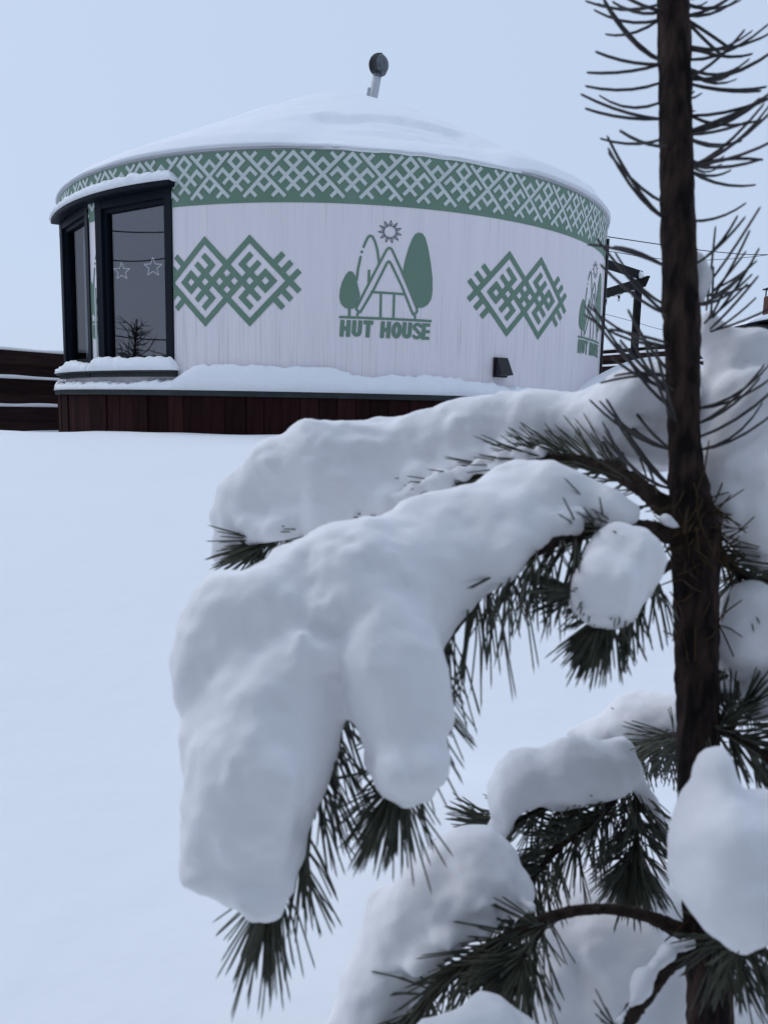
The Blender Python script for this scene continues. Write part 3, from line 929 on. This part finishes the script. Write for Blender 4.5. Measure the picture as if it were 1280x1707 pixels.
o = obj('snow_lump', *merge([tube(np.array([[*(ptop + dirb * s)[:2], zl + .12 + zz] for s, zz in ((-.14, -.03), (-.1, 0), (0, .05), (.08, .02), (.12, -.03))]), [.02, .06, .07, .06, .02], 10)]), M['ledge_snow'], smooth=True)
tag(o, 'small snow lump on the corner of the pergola', 'snow')
bs = empty('bulb_string', tuple(np.array([*(ptop + dirb * 1)[:2], zl - .12])))
tag(bs, 'string of small bulbs hanging under the pergola beam', 'string light')
line = [np.array([*(ptop + dirb * s)[:2], zl - .115 - .03 * abs(math.sin(s * 5.2))]) for s in np.linspace(.1, 4.0, 60)]
obj('cord', *tube(np.array(line), .008, 5), M['wire'], bs)
for s in np.arange(.22, 4, .62):
    c = np.array([*(ptop + dirb * s)[:2], zl - .13 - .03 * abs(math.sin(s * 5.2))])
    sk_ = obj('socket', *tube(np.array([c, c - [0, 0, .055]]), .026, 8), M['black'], bs)
    obj('bulb', *tube(np.array([c - [0, 0, z] for z in (.05, .065, .09, .115, .128)]), [.014, .026, .034, .024, .005], 10), M['bulb'], bs, smooth=True)

# ------------------------------------------------------------------ overhead wires
def wire(pts, r, label):
    P = spline([at(*p) for p in pts], 40)
    tag(obj('overhead_wire', *tube(P, r, 5), M['wire']), label, 'wire')
wire([(900, 380, 19), (1011, 394, 20), (1100, 407, 21.5), (1200, 420, 23.5), (1290, 424, 26), (1500, 418, 32)], .014, 'upper overhead wire right of the yurt crossing behind the pine trunk')
wire([(900, 404, 19), (1011, 418, 20), (1100, 431, 21.5), (1180, 433, 23.5), (1290, 423, 26), (1500, 390, 32)], .010, 'lower overhead wire right of the yurt crossing behind the pine trunk')
wire([(900, 500, 22), (1003, 522, 23), (1060, 537, 24), (1120, 553, 25), (1300, 590, 29)], .008, 'thin low wire passing behind the pergola post')

# ------------------------------------------------------------------ neighbour house with arched roof, far right
hz = at(1242, 543, 30.0); hp = at(1330, 532, 30.0)
house = empty('house', (hp[0], hp[1] + 3, float(ground(hp[0], hp[1]))))
tag(house, 'far dark house with shallow arched roof at the right edge', 'house')
hw = (hp[0] - hz[0]); rise = hp[2] - hz[2]
xs = np.linspace(-hw, hw, 25); arcz = hz[2] + rise * (1 - (xs / hw) ** 2)
def extr(low, high, y0, y1, x=xs, c=hp[0]):
    V = [(c + a, y, z) for y in (y0, y1) for a, z in list(zip(x, high)) + list(zip(x[::-1], low[::-1]))]
    n = len(x) * 2
    F = [tuple(range(n)), tuple(range(2 * n - 1, n - 1, -1))] + [(i, (i + 1) % n, n + (i + 1) % n, n + i) for i in range(n)]
    return V, F
V, F = extr(np.full(25, float(ground(hp[0], hp[1])) - .3), arcz - .02, hp[1], hp[1] + 7)
obj('wall', V, F, M['black'], house)
V, F = extr(arcz - .015, arcz + .06, hp[1] - .25, hp[1] + 7.2, xs * 1.03)
hroof = obj('roof', V, F, M['frame'], house)
V, F = extr(arcz + .065, arcz + .30 - .24 * (np.abs(xs) / hw) ** 4, hp[1] - .2, hp[1] + 7.1, xs * 1.02)
tag(obj('roof_snow', V, F, M['ledge_snow']), 'snow on the arched roof of the far house', 'snow')
cp = at(1286, 522, 31.5)
st_ = obj('chimney', *box(cp[0], cp[1], cp[2] + .08, .5, .5, 1.2), M['brick'], hroof)
obj('chimney_cap', *box(cp[0], cp[1], cp[2] + .98, .62, .62, .05), M['frame'], hroof)
for sx in (-.2, .2):
    for sy in (-.2, .2): obj('cap_leg', *beam((cp[0] + sx, cp[1] + sy, cp[2] + .67), (cp[0] + sx, cp[1] + sy, cp[2] + .96), .04, .04, up=(0, 1, 0)), M['frame'], hroof)

# ------------------------------------------------------------------ far line of bare bushes on the right
rgn = np.random.default_rng(8)
V, F = [], []
for k in range(2600):
    x = rgn.uniform(22, 110); y = 100 + rgn.uniform(-6, 6) - (x - 22) * .15
    g0 = 1 + .0785 * y * (.86 + .2 * float(vnoise(x, 0., 2., 5.)))
    z = g0 - rgn.uniform(0, 1) ** 2 * 6
    l = rgn.uniform(.5, 1.8); a = rgn.normal(0, .45); w = rgn.uniform(.04, .16)
    n = len(V)
    V += [(x - w, y, z - l), (x + w, y, z - l), (x + math.sin(a) * l, y + rgn.normal(0, .4), z)]
    F.append((n, n + 1, n + 2))
tag(obj('far_bushes', V, F, M['far']), 'faint line of bare bushes on the horizon right of the yurt', None, kind='stuff')

# ------------------------------------------------------------------ left of the frame: what the large window mirrors
for (z0, z1, xw, sg, lab) in ((5.9, 5.3, -14, .45, 'dark overhead cable mirrored highest in the large window'), (5.9, 5.0, -14.2, .95, 'sagging overhead cable mirrored just below the highest one'), (3.1, 3.2, -13.6, .6, 'low cable mirrored near the foot of the large window')):
    P = np.array([(xw, y, z0 + (z1 - z0) * (y - 4) / 6.5 - sg * math.sin(math.pi * (y - 4) / 6.5)) for y in np.linspace(4, 10.5, 40)])
    tag(obj('overhead_wire', *tube(P, .016, 5), M['wire']), lab, 'wire')
rgn = np.random.default_rng(77)
bt0 = np.array([-11.5, 7.6, -.1])
bt = empty('bare_tree', tuple(bt0)); tag(bt, 'small bare tree mirrored in the lower part of the large window', 'tree')
obj('trunk', *tube(np.array([bt0 + [0, 0, -.2], bt0 + [.05, .1, .8], bt0 + [0, .2, 1.8], bt0 + [.1, .1, 2.9]]), [.06, .05, .035, .012], 7), M['bark'], bt, smooth=True)
parts_ = []
for k in range(120):
    z = rgn.uniform(.3, 2.7); a = rgn.uniform(0, 6.283); l = rgn.uniform(.4, 1.0) * (1.1 - z * .25)
    p0 = bt0 + [.03, .15, z]; d = np.array([math.cos(a), math.sin(a), rgn.uniform(.3, 1.0)])
    p1 = p0 + d * l * .5 + rgn.normal(0, .05, 3); p2 = p0 + d * l + rgn.normal(0, .1, 3)
    parts_.append(tube(np.array([p0, p1, p2]), [.016, .011, .005], 5))
    for e in range(3): parts_.append(tube(np.array([p1, p1 + (d + rgn.normal(0, .6, 3)) * l * .4]), [.008, .004], 4))
o = obj('crown', *merge(parts_), M['far'], bt); o['kind'] = 'stuff'

# ------------------------------------------------------------------ unseen pines added behind the viewer to shade the branch snow
rgn = np.random.default_rng(12)
V, F = [], []
for (tx, ty, th_, cr) in [(-3.6, -2.6, 6.5, 1.7), (-1.3, -2.2, 6.0, 1.5), (.9, -2.4, 6.8, 1.6), (3.0, -2.0, 6.2, 1.6), (-5.6, -1.6, 7.0, 1.8), (5.2, -1.4, 6.6, 1.7), (-2.4, -4.6, 8, 2.), (1.8, -4.8, 8, 2.), (4.5, -4.4, 8, 2.), (-5.5, -4.8, 8, 2.)]:
    v, f = tube(np.array([(tx * 1.3, ty - 1.8, -.1), (tx * 1.3 + .05, ty - 1.8, th_ * .5), (tx * 1.3, ty - 1.8, th_)]), [.12, .08, .02], 8)
    n = len(V); V += v.tolist(); F += [tuple(i + n for i in q) for q in f]
    for k in range(2600):
        u = rgn.random() ** .8; z = .35 + u * (th_ - .3); rr_ = cr * (1 - u * .9) * math.sqrt(rgn.random()); a = rgn.uniform(0, 6.283)
        c = np.array([tx * 1.3 + rr_ * math.cos(a), ty - 1.8 + rr_ * math.sin(a), z]); d = rgn.normal(0, 1, (3, 3)) * .16
        n = len(V); V += (c + d).tolist(); F.append((n, n + 1, n + 2))
o = obj('shade_pines', V, F, M['shade_pine']); tag(o, 'unseen dark pines added behind the viewer to shade the branch snow', None, kind='stuff')

# ------------------------------------------------------------------ foreground pine
rng = np.random.default_rng(21)
S_ = lambda d: d / FPX
def pts(L): return np.array([at(a, b, c) for a, b, c, *_ in L]), np.array([e[3] * e[2] / FPX for e in L])

class Needles:
    def __init__(s): s.V, s.F = [], []
    def add(s, p, d, l, bend, r, rings=((0, .8), (.5, 1), (.94, .75))):
        d = d / np.linalg.norm(d)
        a = np.cross(d, (.31, .52, .79)); a /= np.linalg.norm(a); b = np.cross(d, a)
        n = len(s.V)
        for tt, k in rings:
            c = p + d * l * tt + bend * l * tt * tt
            for q in (0, 2.094, 4.189): s.V.append(c + (a * math.cos(q) + b * math.sin(q)) * r * k)
        s.V.append(p + d * l + bend * l)
        m = 3 * (len(rings) - 1)
        for i in range(0, m, 3):
            for j in range(3):
                k = (j + 1) % 3; s.F.append((n + i + j, n + i + k, n + i + 3 + k, n + i + 3 + j))
        for j in range(3): s.F.append((n + m + j, n + m + (j + 1) % 3, n + m + 3))
    def along(s, P, per_m, l=(.05, .068), ang=(35, 70), droop=.0, tuft=30, r=.00105, start=0., prefer=None, up=.0, end=1.):
        P = np.asarray(P); seg = np.linalg.norm(np.diff(P, axis=0), axis=1); cum = np.concatenate([[0], np.cumsum(seg)])
        T, N, B = frames(P)
        jobs = [(rng.uniform(start, end) * cum[-1], ang) for _ in range(int(per_m * cum[-1] * (end - start)))] + [((1 - .06 * rng.random()) * cum[-1], (5, 55)) for _ in range(tuft)]
        for dist, an in jobs:
            i = min(np.searchsorted(cum, dist) - 1, len(P) - 2); i = max(i, 0)
            u = (dist - cum[i]) / seg[i]
            p = P[i] * (1 - u) + P[i + 1] * u; t = T[i]
            q = rng.uniform(0, 2 * math.pi); rad = N[i] * math.cos(q) + B[i] * math.sin(q)
            if prefer is not None and rad.dot(prefer) < rng.uniform(-1.0, .6): rad = -rad
            a = R_(rng.uniform(*an))
            d = t * math.cos(a) + rad * math.sin(a)
            ll = rng.uniform(*l)
            bend = np.array([0, 0, -droop + up]) * rng.uniform(.5, 1.3) + t * .12 * rng.random() + rng.normal(0, .05, 3)
            for e in (0, 1):
                s.add(p, d + rng.normal(0, .07, 3), ll * rng.uniform(.92, 1.05), bend + rng.normal(0, .03, 3), r)
    def make(s, parent, mat_='needle'):
        o = obj('needles', s.V, s.F, M[mat_], parent, smooth=True); o['kind'] = 'stuff'; return o

TR = [(1114, -160, .757, 23), (1122, 0, .757, 25.5), (1126, 200, .755, 26.5), (1131, 400, .752, 28), (1137, 560, .75, 29), (1141, 740, .75, 26), (1153, 850, .75, 36), (1159, 900, .75, 41),
      (1159, 960, .75, 37), (1162, 1150, .75, 34), (1166, 1350, .75, 34), (1177, 1530, .75, 38), (1182, 1600, .75, 36), (1184, 1707, .75, 38), (1188, 1850, .75, 40)]
P, r = pts(TR)
last = P[-1].copy(); foot = last + (last - P[-2]) * 1.0; gz = float(ground(foot[0], foot[1]))
P = np.vstack([P, [last[0] + .003, last[1], gz - .05]]); r = np.append(r, r[-1] * 1.15)
Q = spline(np.hstack([P, r[:, None]]), 640)
pine = empty('pine_tree', (float(Q[-1, 0]), float(Q[-1, 1]), gz))
tag(pine, 'young pine with snow-loaded branches in the foreground', 'tree')
V, F = tube(Q[:, :3], Q[:, 3], 56)
V = V.reshape(len(Q), 56, 3); C_ = Q[:, None, :3]; D_ = V - C_
nzv = vnoise(V[..., 0], V[..., 1], V[..., 2] * .4, .0055) * .5 + vnoise(V[..., 0], V[..., 1], V[..., 2] * .5, .012) * .5
V = C_ + D_ * (1 + .36 * (np.abs(nzv - .5) - .10))[..., None]
trunk = obj('trunk', V.reshape(-1, 3), F, M['bark'], pine, smooth=True)

# long sparse needles on the leader
LR = ((0, .8), (.2, 1), (.4, 1), (.6, 1), (.8, .95), (.97, .8))
nd = Needles()
for side, cnt, y0, y1 in ((-1, 14, -140, 290), (1, 34, -140, 300), (-1, 7, 330, 600), (-1, 12, 560, 840), (1, 3, 300, 520), (1, 5, 640, 860)):
    for k in range(cnt):
        py = rng.uniform(y0, y1)
        i = np.argmin(np.abs(np.array([(q[:3] - CAM).dot(-CU) / (q[:3] - CAM).dot(CF) * FPX + 853.5 for q in Q[::6]]) - py)) * 6
        c = Q[i, :3]; rr = Q[i, 3]
        dep = rng.uniform(-.75, 1.0)
        d = CX * side * math.cos(dep) + CF * math.sin(dep)
        up = rng.uniform(-.45, .15) if y1 < 310 else rng.uniform(.0, .7)
        d = d + CU * up
        bend = CU * rng.uniform(.22, .55) * (1 if rng.random() < .9 else -.3)
        l = rng.uniform(.06, .088)
        for e in range(2 if rng.random() < .55 else 1):
            nd.add(c + (CX * side * math.cos(dep) + CF * math.sin(dep)) * rr * .85, d + rng.normal(0, .13, 3), l * rng.uniform(.85, 1.08), bend + rng.normal(0, .06, 3), .0018, LR)
for k in range(14):        # small side shoot right of the trunk
    p = at(1180 + rng.normal(0, 6), 500 + rng.uniform(-40, 60), .785)
    nd.add(p, CX * rng.uniform(.0, 1.2) + CU * rng.uniform(.1, 1.1) + CF * rng.normal(0, .6), rng.uniform(.04, .085), CU * .2 + rng.normal(0, .05, 3), .0015, LR)
nd.make(trunk, 'leader_needle')
nd = Needles()             # dry brown needles round the whorl and on the stem below it
for k in range(150):
    py = rng.choice([rng.normal(880, 30), rng.normal(885, 30), rng.uniform(900, 1060), rng.normal(1555, 18)])
    i = np.argmin(np.abs(np.array([(q[:3] - CAM).dot(-CU) / (q[:3] - CAM).dot(CF) * FPX + 853.5 for q in Q[::6]]) - py)) * 6
    a = rng.uniform(0, 2 * math.pi); rad = CX * math.cos(a) - CF * abs(math.sin(a))
    nd.add(Q[i, :3] + rad * Q[i, 3] * .95, rad * .30 + CU * rng.uniform(-1, 1) + CX * rng.normal(0, .35), rng.uniform(.018, .04), rng.normal(0, .15, 3), .0010)
nd.make(trunk, 'dry_needle')

DOWN = np.array([0, 0, -1.]); UP = -DOWN
def branch(spec, twigs=(), label=None, needles=()):
    """spec = axis of the limb; twigs = side shoots; needles = list of (path index, kwargs)"""
    P, r = pts(spec); Q = spline(np.hstack([P, r[:, None]]), 12 * len(spec))
    b = obj('branch', *tube(Q[:, :3], Q[:, 3], 12, .06, rng), M['twig'], pine, smooth=True)
    if label: b['label'] = label
    paths = [Q[:, :3]]
    for tw in twigs:
        P, r = pts(tw); q = spline(np.hstack([P, r[:, None]]), 10 * len(tw))
        obj('twig', *tube(q[:, :3], q[:, 3], 8, .06, rng), M['twig'], b, smooth=True)
        paths.append(q[:, :3])
    nd = Needles()
    for i, kw in needles: nd.along(paths[i], **kw)
    nd.make(b)
    return b
# upper limb reaching left and away
branch([(1140, 875, .755, 19), (1085, 826, .77, 16), (1040, 794, .79, 14), (990, 774, .81, 12), (930, 766, .83, 11), (870, 774, .85, 10), (800, 798, .87, 9), (720, 830, .89, 8), (640, 858, .9, 7), (560, 878, .905, 6), (490, 892, .905, 5), (428, 908, .905, 4)],
       [], 'upper left limb arching over', [(0, dict(per_m=480, ang=(18, 50), start=.12, end=.6, tuft=36)), (0, dict(per_m=120, ang=(30, 70), start=.02, tuft=0, prefer=DOWN)), (0, dict(per_m=300, start=.6, tuft=15, prefer=DOWN, ang=(30, 75), l=(.035, .05)))])
# big front limb with its hanging twigs
branch([(1140, 893, .748, 20), (1060, 880, .735, 15), (1000, 881, .725, 14), (930, 898, .70, 13), (870, 930, .692, 12), (805, 972, .71, 10), (700, 1010, .705, 9), (580, 1045, .69, 8), (470, 1080, .685, 7), (400, 1120, .68, 6), (362, 1150, .675, 4)],
       [[(600, 1040, .69, 8), (560, 1120, .685, 8), (548, 1220, .68, 8), (525, 1330, .67, 7), (490, 1420, .66, 6), (440, 1500, .65, 4)],
        [(720, 1005, .695, 8), (712, 1090, .68, 8), (700, 1180, .665, 8), (682, 1250, .65, 7), (662, 1310, .64, 4)],
        [(830, 955, .70, 6), (780, 1020, .70, 6), (745, 1070, .70, 4)]], 'thick front limb bent down by snow',
       [(0, dict(per_m=400, droop=.5, tuft=0, start=.18, end=.5, prefer=DOWN, ang=(40, 80))), (0, dict(per_m=160, ang=(25, 60), start=.1, end=.42, tuft=0)), (0, dict(per_m=1, tuft=10, l=(.02, .035))),
        (1, dict(per_m=430, droop=.25, tuft=36, start=.2, prefer=DOWN + CX * .6)), (2, dict(per_m=480, droop=.15, tuft=62, start=.25)), (3, dict(per_m=240, droop=.55, tuft=8))])
# small twig with a snowball
branch([(1145, 925, .745, 7), (1085, 965, .715, 6), (1040, 1003, .695, 6), (1008, 1030, .685, 4)], [[(1045, 1000, .695, 5), (990, 990, .69, 5), (960, 985, .685, 4)]], 'short twig below the whorl',
       [(0, dict(per_m=800, tuft=50, start=.35, ang=(30, 75), droop=.25, l=(.04, .056), prefer=DOWN)), (1, dict(per_m=600, tuft=30, l=(.035, .05), prefer=DOWN))])
# middle limb behind
branch([(1160, 1470, .86, 11), (1128, 1425, .88, 9), (1105, 1380, .89, 9), (1080, 1332, .9, 8), (1050, 1303, .9, 7), (1000, 1312, .9, 6), (930, 1337, .9, 5), (860, 1370, .9, 4), (820, 1385, .9, 3)],
       [[(1045, 1303, .9, 6), (1000, 1361, .89, 6), (940, 1405, .88, 6), (895, 1455, .875, 5), (880, 1478, .87, 3)], [(1058, 1308, .9, 5), (1062, 1360, .89, 5), (1058, 1430, .88, 4)]], 'middle limb rising then drooping',
       [(0, dict(per_m=620, start=.5, tuft=50, droop=.1)), (1, dict(per_m=1050, tuft=60, droop=.15, ang=(30, 75))), (2, dict(per_m=1200, tuft=90, droop=.1, ang=(30, 75)))])
branch([(1150, 1235, .80, 9), (1120, 1228, .9, 7), (1080, 1238, .98, 6), (1045, 1256, 1.02, 4)], [], None, [(0, dict(per_m=500, tuft=30, droop=.1, prefer=DOWN))])
# lowest limbs
branch([(1178, 1575, .75, 18), (1110, 1541, .745, 12), (1060, 1523, .74, 9.5), (1000, 1516, .74, 8.5), (940, 1523, .74, 9), (880, 1546, .74, 9), (810, 1584, .735, 10), (750, 1628, .73, 10), (700, 1683, .73, 10), (668, 1740, .72, 8), (630, 1830, .71, 5)],
       [[(915, 1530, .74, 7), (893, 1565, .725, 6), (872, 1598, .715, 4)]], 'lowest left limb',
       [(0, dict(per_m=800, start=.48, tuft=30, ang=(30, 75), droop=.1)), (1, dict(per_m=900, tuft=60, ang=(30, 80)))])
branch([(1180, 1568, .745, 18), (1120, 1602, .705, 15), (1080, 1652, .675, 14), (1040, 1712, .645, 13), (1000, 1790, .61, 12), (960, 1900, .58, 9)], [], 'bare limb at the bottom reaching towards the viewer', [(0, dict(per_m=200, start=.6, tuft=10))])
# right side limbs
branch([(1160, 880, .755, 16), (1215, 850, .78, 12), (1280, 800, .80, 10), (1360, 770, .82, 8), (1450, 790, .84, 5)], [], None, [(0, dict(per_m=420, tuft=30, start=.1))])
branch([(1165, 890, .755, 12), (1200, 930, .77, 9), (1250, 962, .78, 8), (1320, 985, .79, 7), (1420, 1040, .8, 4)], [[(1230, 950, .775, 6), (1235, 1020, .79, 6), (1240, 1110, .80, 4)]], None, [(0, dict(per_m=700, tuft=30, start=.1)), (1, dict(per_m=900, tuft=40))])
branch([(1165, 1205, .76, 10), (1220, 1225, .74, 9), (1280, 1265, .72, 8), (1380, 1330, .70, 5)], [[(1215, 1225, .745, 6), (1235, 1180, .76, 6), (1270, 1130, .77, 4)]], None, [(0, dict(per_m=1100, tuft=30, start=.05)), (1, dict(per_m=900, tuft=40))])
branch([(1180, 1560, .75, 16), (1215, 1570, .68, 12), (1260, 1560, .62, 10), (1340, 1530, .58, 8), (1440, 1520, .55, 5)], [], None, [(0, dict(per_m=560, tuft=20, start=.1, prefer=DOWN, droop=.2))])

# ------------------------------------------------------------------ snow lying on the pine
def clump(label, chains, vox=.0040, k=.0055, amp=.017, seed=0., fine=.0055):
    segs = []
    for ch_ in chains:
        P, r = pts(ch_)
        if len(P) == 1: segs.append((P[0], P[0] + 1e-5, r[0], r[0]))
        for i in range(len(P) - 1): segs.append((P[i], P[i + 1], r[i], r[i + 1]))
    lo = np.min([np.minimum(a - ra, b - rb) for a, b, ra, rb in segs], 0) - .025
    hi = np.max([np.maximum(a + ra, b + rb) for a, b, ra, rb in segs], 0) + .025
    ax_ = [np.arange(lo[i], hi[i], vox, dtype=np.float32) for i in range(3)]
    X, Y, Z = np.meshgrid(*ax_, indexing='ij')
    acc = np.zeros(X.shape, np.float32)
    for a, b, ra, rb in segs:
        d = b - a; L2 = float(d.dot(d))
        t_ = np.clip(((X - a[0]) * d[0] + (Y - a[1]) * d[1] + (Z - a[2]) * d[2]) / L2, 0, 1)
        dd = np.sqrt((X - a[0] - t_ * d[0]) ** 2 + (Y - a[1] - t_ * d[1]) ** 2 + (Z - a[2] - t_ * d[2]) ** 2) - (ra + (rb - ra) * t_)
        acc += np.exp(np.clip(-dd / k, -60, 60))
    Fd = -k * np.log(acc + 1e-26)
    near = np.abs(Fd) < .03
    x, y, z = X[near] + seed, Y[near] + seed * .7, Z[near]
    nz_ = amp * (vnoise(x, y, z, .045) - .5) + fine * (vnoise(x, y, z, .017) - .5) + .5 * fine * (vnoise(x, y, z, .008) - .5)
    Fd[near] += nz_
    V, Q_ = surface_nets(Fd, lo, vox)
    o = obj('snow_clump', V, Q_, M['clump_snow'], smooth=True)
    return tag(o, label, 'snow', 'snow clumps lying on the pine branches')

def C(*a): return list(a)
def crumbs(path, n, r0, r1, spread=12, seed=1):
    rg = np.random.default_rng(seed); q = spline(path, 200); out = []
    for k in range(n):
        p = q[rg.integers(0, 200)]
        out.append([(p[0] + rg.normal(0, spread), p[1] + rg.normal(0, spread * .6), p[2] + rg.normal(0, .008), rg.uniform(r0, r1))])
    return out
clump('long thick snow bank lying along the upper left pine limb',
      [C((1105, 665, .83, 62), (1040, 690, .835, 62), (960, 702, .88, 48), (880, 700, .90, 48), (780, 728, .925, 60), (700, 758, .935, 60), (620, 775, .935, 70), (540, 784, .92, 76), (470, 803, .93, 66), (415, 838, .93, 55), (397, 868, .93, 38), (368, 925, .935, 10)),
       C((1100, 740, .835, 48), (1045, 745, .845, 30)), C((1000, 735, .875, 26), (900, 735, .895, 24), (800, 770, .915, 26), (700, 808, .925, 26), (610, 835, .925, 28), (540, 850, .925, 24)),
       C((520, 852, .90, 20), (480, 872, .90, 16)), C((436, 885, .905, 22), (420, 905, .905, 12)), C((590, 850, .89, 18)), C((640, 838, .88, 15)), C((470, 868, .90, 16)), C((560, 880, .93, 28), (500, 900, .94, 26))] + crumbs([(420, 880, .895), (500, 858, .895), (580, 845, .895), (660, 825, .905)], 26, 10, 21, 14, 4)
      + crumbs([(660, 815, .90), (760, 780, .89), (880, 745, .87)], 22, 8, 16, 10, 5), seed=1.)
clump('huge drooping snow mass with hanging lobes on the front pine limb',
      [C((1045, 858, .735, 10), (1000, 845, .73, 26), (950, 834, .745, 42), (900, 838, .745, 58), (850, 864, .74, 72), (790, 898, .73, 82), (720, 936, .715, 90), (650, 972, .69, 98), (570, 998, .685, 106), (490, 1022, .68, 102), (420, 1045, .675, 84), (362, 1078, .67, 70), (338, 1115, .668, 50), (328, 1152, .668, 30)),
       C((510, 1090, .665, 95), (460, 1180, .65, 112), (432, 1260, .64, 122), (412, 1340, .632, 104), (410, 1420, .628, 84), (424, 1492, .63, 34)),
       C((640, 1030, .66, 84), (655, 1120, .64, 84), (664, 1195, .63, 76), (662, 1250, .628, 60)), C((712, 1030, .68, 42), (700, 1075, .675, 32)),
       C((620, 1275, .63, 26), (650, 1290, .63, 22)), C((700, 1265, .632, 20))] + crumbs([(590, 1270, .60), (640, 1295, .60), (720, 1275, .60)], 9, 14, 24, 8, 6) + crumbs([(372, 1470, .60), (405, 1502, .60), (438, 1508, .60), (470, 1462, .61)], 10, 14, 24, 7, 7)
      + crumbs([(960, 868, .715), (880, 898, .70), (820, 940, .69)], 12, 10, 18, 9, 9), seed=2., k=.006, amp=.02)
clump('round snow ball on the short twig below the whorl', [C((1032, 930, .69, 52), (1014, 960, .685, 60), (985, 985, .685, 38), (968, 1002, .685, 20)), C((1060, 950, .69, 34)), C((1030, 1000, .685, 28))], vox=.0035, seed=3.4, amp=.022)
clump('snow lying on the drooping middle limb', [C((1005, 1288, .89, 44), (940, 1290, .89, 50), (880, 1302, .89, 50), (846, 1332, .89, 34), (832, 1362, .89, 18)), C((1038, 1255, .9, 22), (1052, 1288, .893, 13), (1085, 1338, .888, 7), (1112, 1390, .882, 6)), C((840, 1378, .885, 14), (810, 1388, .885, 10)), C((960, 1330, .88, 14), (930, 1342, .885, 12))], vox=.0036, seed=4.)
clump('snow pillow behind the trunk above the middle limb', [C((1128, 1195, 1.0, 46), (1060, 1206, 1.02, 46), (1022, 1226, 1.03, 30), (960, 1234, 1.06, 20))], vox=.005, seed=5.)
clump('broad snow slope over the lowest left limb', [C((852, 1498, .78, 42), (790, 1466, .79, 74), (725, 1498, .795, 76), (680, 1550, .795, 68), (646, 1620, .79, 62), (620, 1695, .785, 62), (585, 1780, .78, 64)), C((885, 1512, .75, 14)),
      C((770, 1540, .76, 20), (715, 1590, .755, 20)), C((690, 1610, .74, 14)), C((740, 1565, .74, 14)), C((810, 1540, .75, 16))], seed=6.)
clump('large shaded snow-buried bough behind the lowest limb', [C((905, 1650, 1.0, 120), (1000, 1600, 1.03, 140), (1120, 1580, 1.05, 140)), C((1000, 1760, 1.0, 170), (1150, 1760, 1.0, 170))], vox=.006, seed=15., amp=.03)
clump('snow mound low at the bottom edge beside the bare limb', [C((815, 1752, .62, 66), (760, 1790, .62, 70), (880, 1780, .62, 60))], seed=7.)
clump('thin snow line along the bare bottom limb', [C((1150, 1572, .72, 9), (1110, 1590, .693, 8), (1072, 1640, .663, 8), (1030, 1706, .633, 7))], vox=.003, amp=.004, seed=8.)
clump('tall heap of snow on the right limbs beside the trunk',
      [C((1186, 560, .82, 34), (1232, 606, .82, 50), (1300, 630, .82, 58)), C((1188, 640, .82, 36), (1194, 700, .80, 38)), C((1210, 735, .785, 44), (1262, 742, .78, 84), (1330, 725, .78, 90)), C((1235, 830, .78, 52), (1290, 855, .78, 80)), C((1266, 925, .78, 40)), C((1222, 880, .78, 26)), C((1200, 660, .79, 30)), C((1280, 660, .77, 40))], seed=9., amp=.026, fine=.007)
clump('small snow lump beside the upper trunk', [C((1164, 432, .775, 7), (1170, 462, .775, 13), (1164, 500, .772, 8))], vox=.003, seed=10.)
clump('loose snow heap on the right limb below the whorl', [C((1255, 1005, .765, 38), (1245, 1080, .765, 46), (1285, 1050, .77, 62)), C((1265, 1165, .765, 36), (1290, 1120, .765, 44)), C((1212, 1145, .76, 18), (1195, 1148, .757, 12))], seed=11.)
clump('big blurred snow lump in front of the trunk at lower right', [C((1190, 1285, .60, 46), (1198, 1330, .595, 50), (1212, 1400, .585, 78), (1212, 1470, .58, 82), (1218, 1520, .58, 50)), C((1262, 1350, .60, 40), (1300, 1420, .59, 70), (1290, 1500, .585, 60))], seed=12., amp=.022)
clump('little snow lump caught where the front limb leaves the trunk', [C((1112, 866, .73, 11), (1126, 876, .728, 10))], vox=.003, amp=.005, seed=13.)
lumps = []
for px, py, d in [(735, 800, .865), (770, 790, .86), (800, 775, .855), (838, 762, .85), (690, 822, .87), (870, 757, .84), (660, 832, .875), (905, 752, .835), (750, 815, .865), (820, 785, .845), (930, 866, .705), (890, 885, .70), (860, 905, .695), (960, 856, .71)]:
    lumps.append(C((px, py, d, rng.uniform(8, 14)), (px + rng.uniform(-14, 14), py + rng.uniform(-3, 7), d, rng.uniform(6, 11))))
o = clump('scattered snow crumbs among the needles of the upper limbs', lumps, vox=.003, amp=.005, seed=14.)
o['kind'] = 'stuff'; o.name = 'snow_crumbs'; del o['category'], o['group']
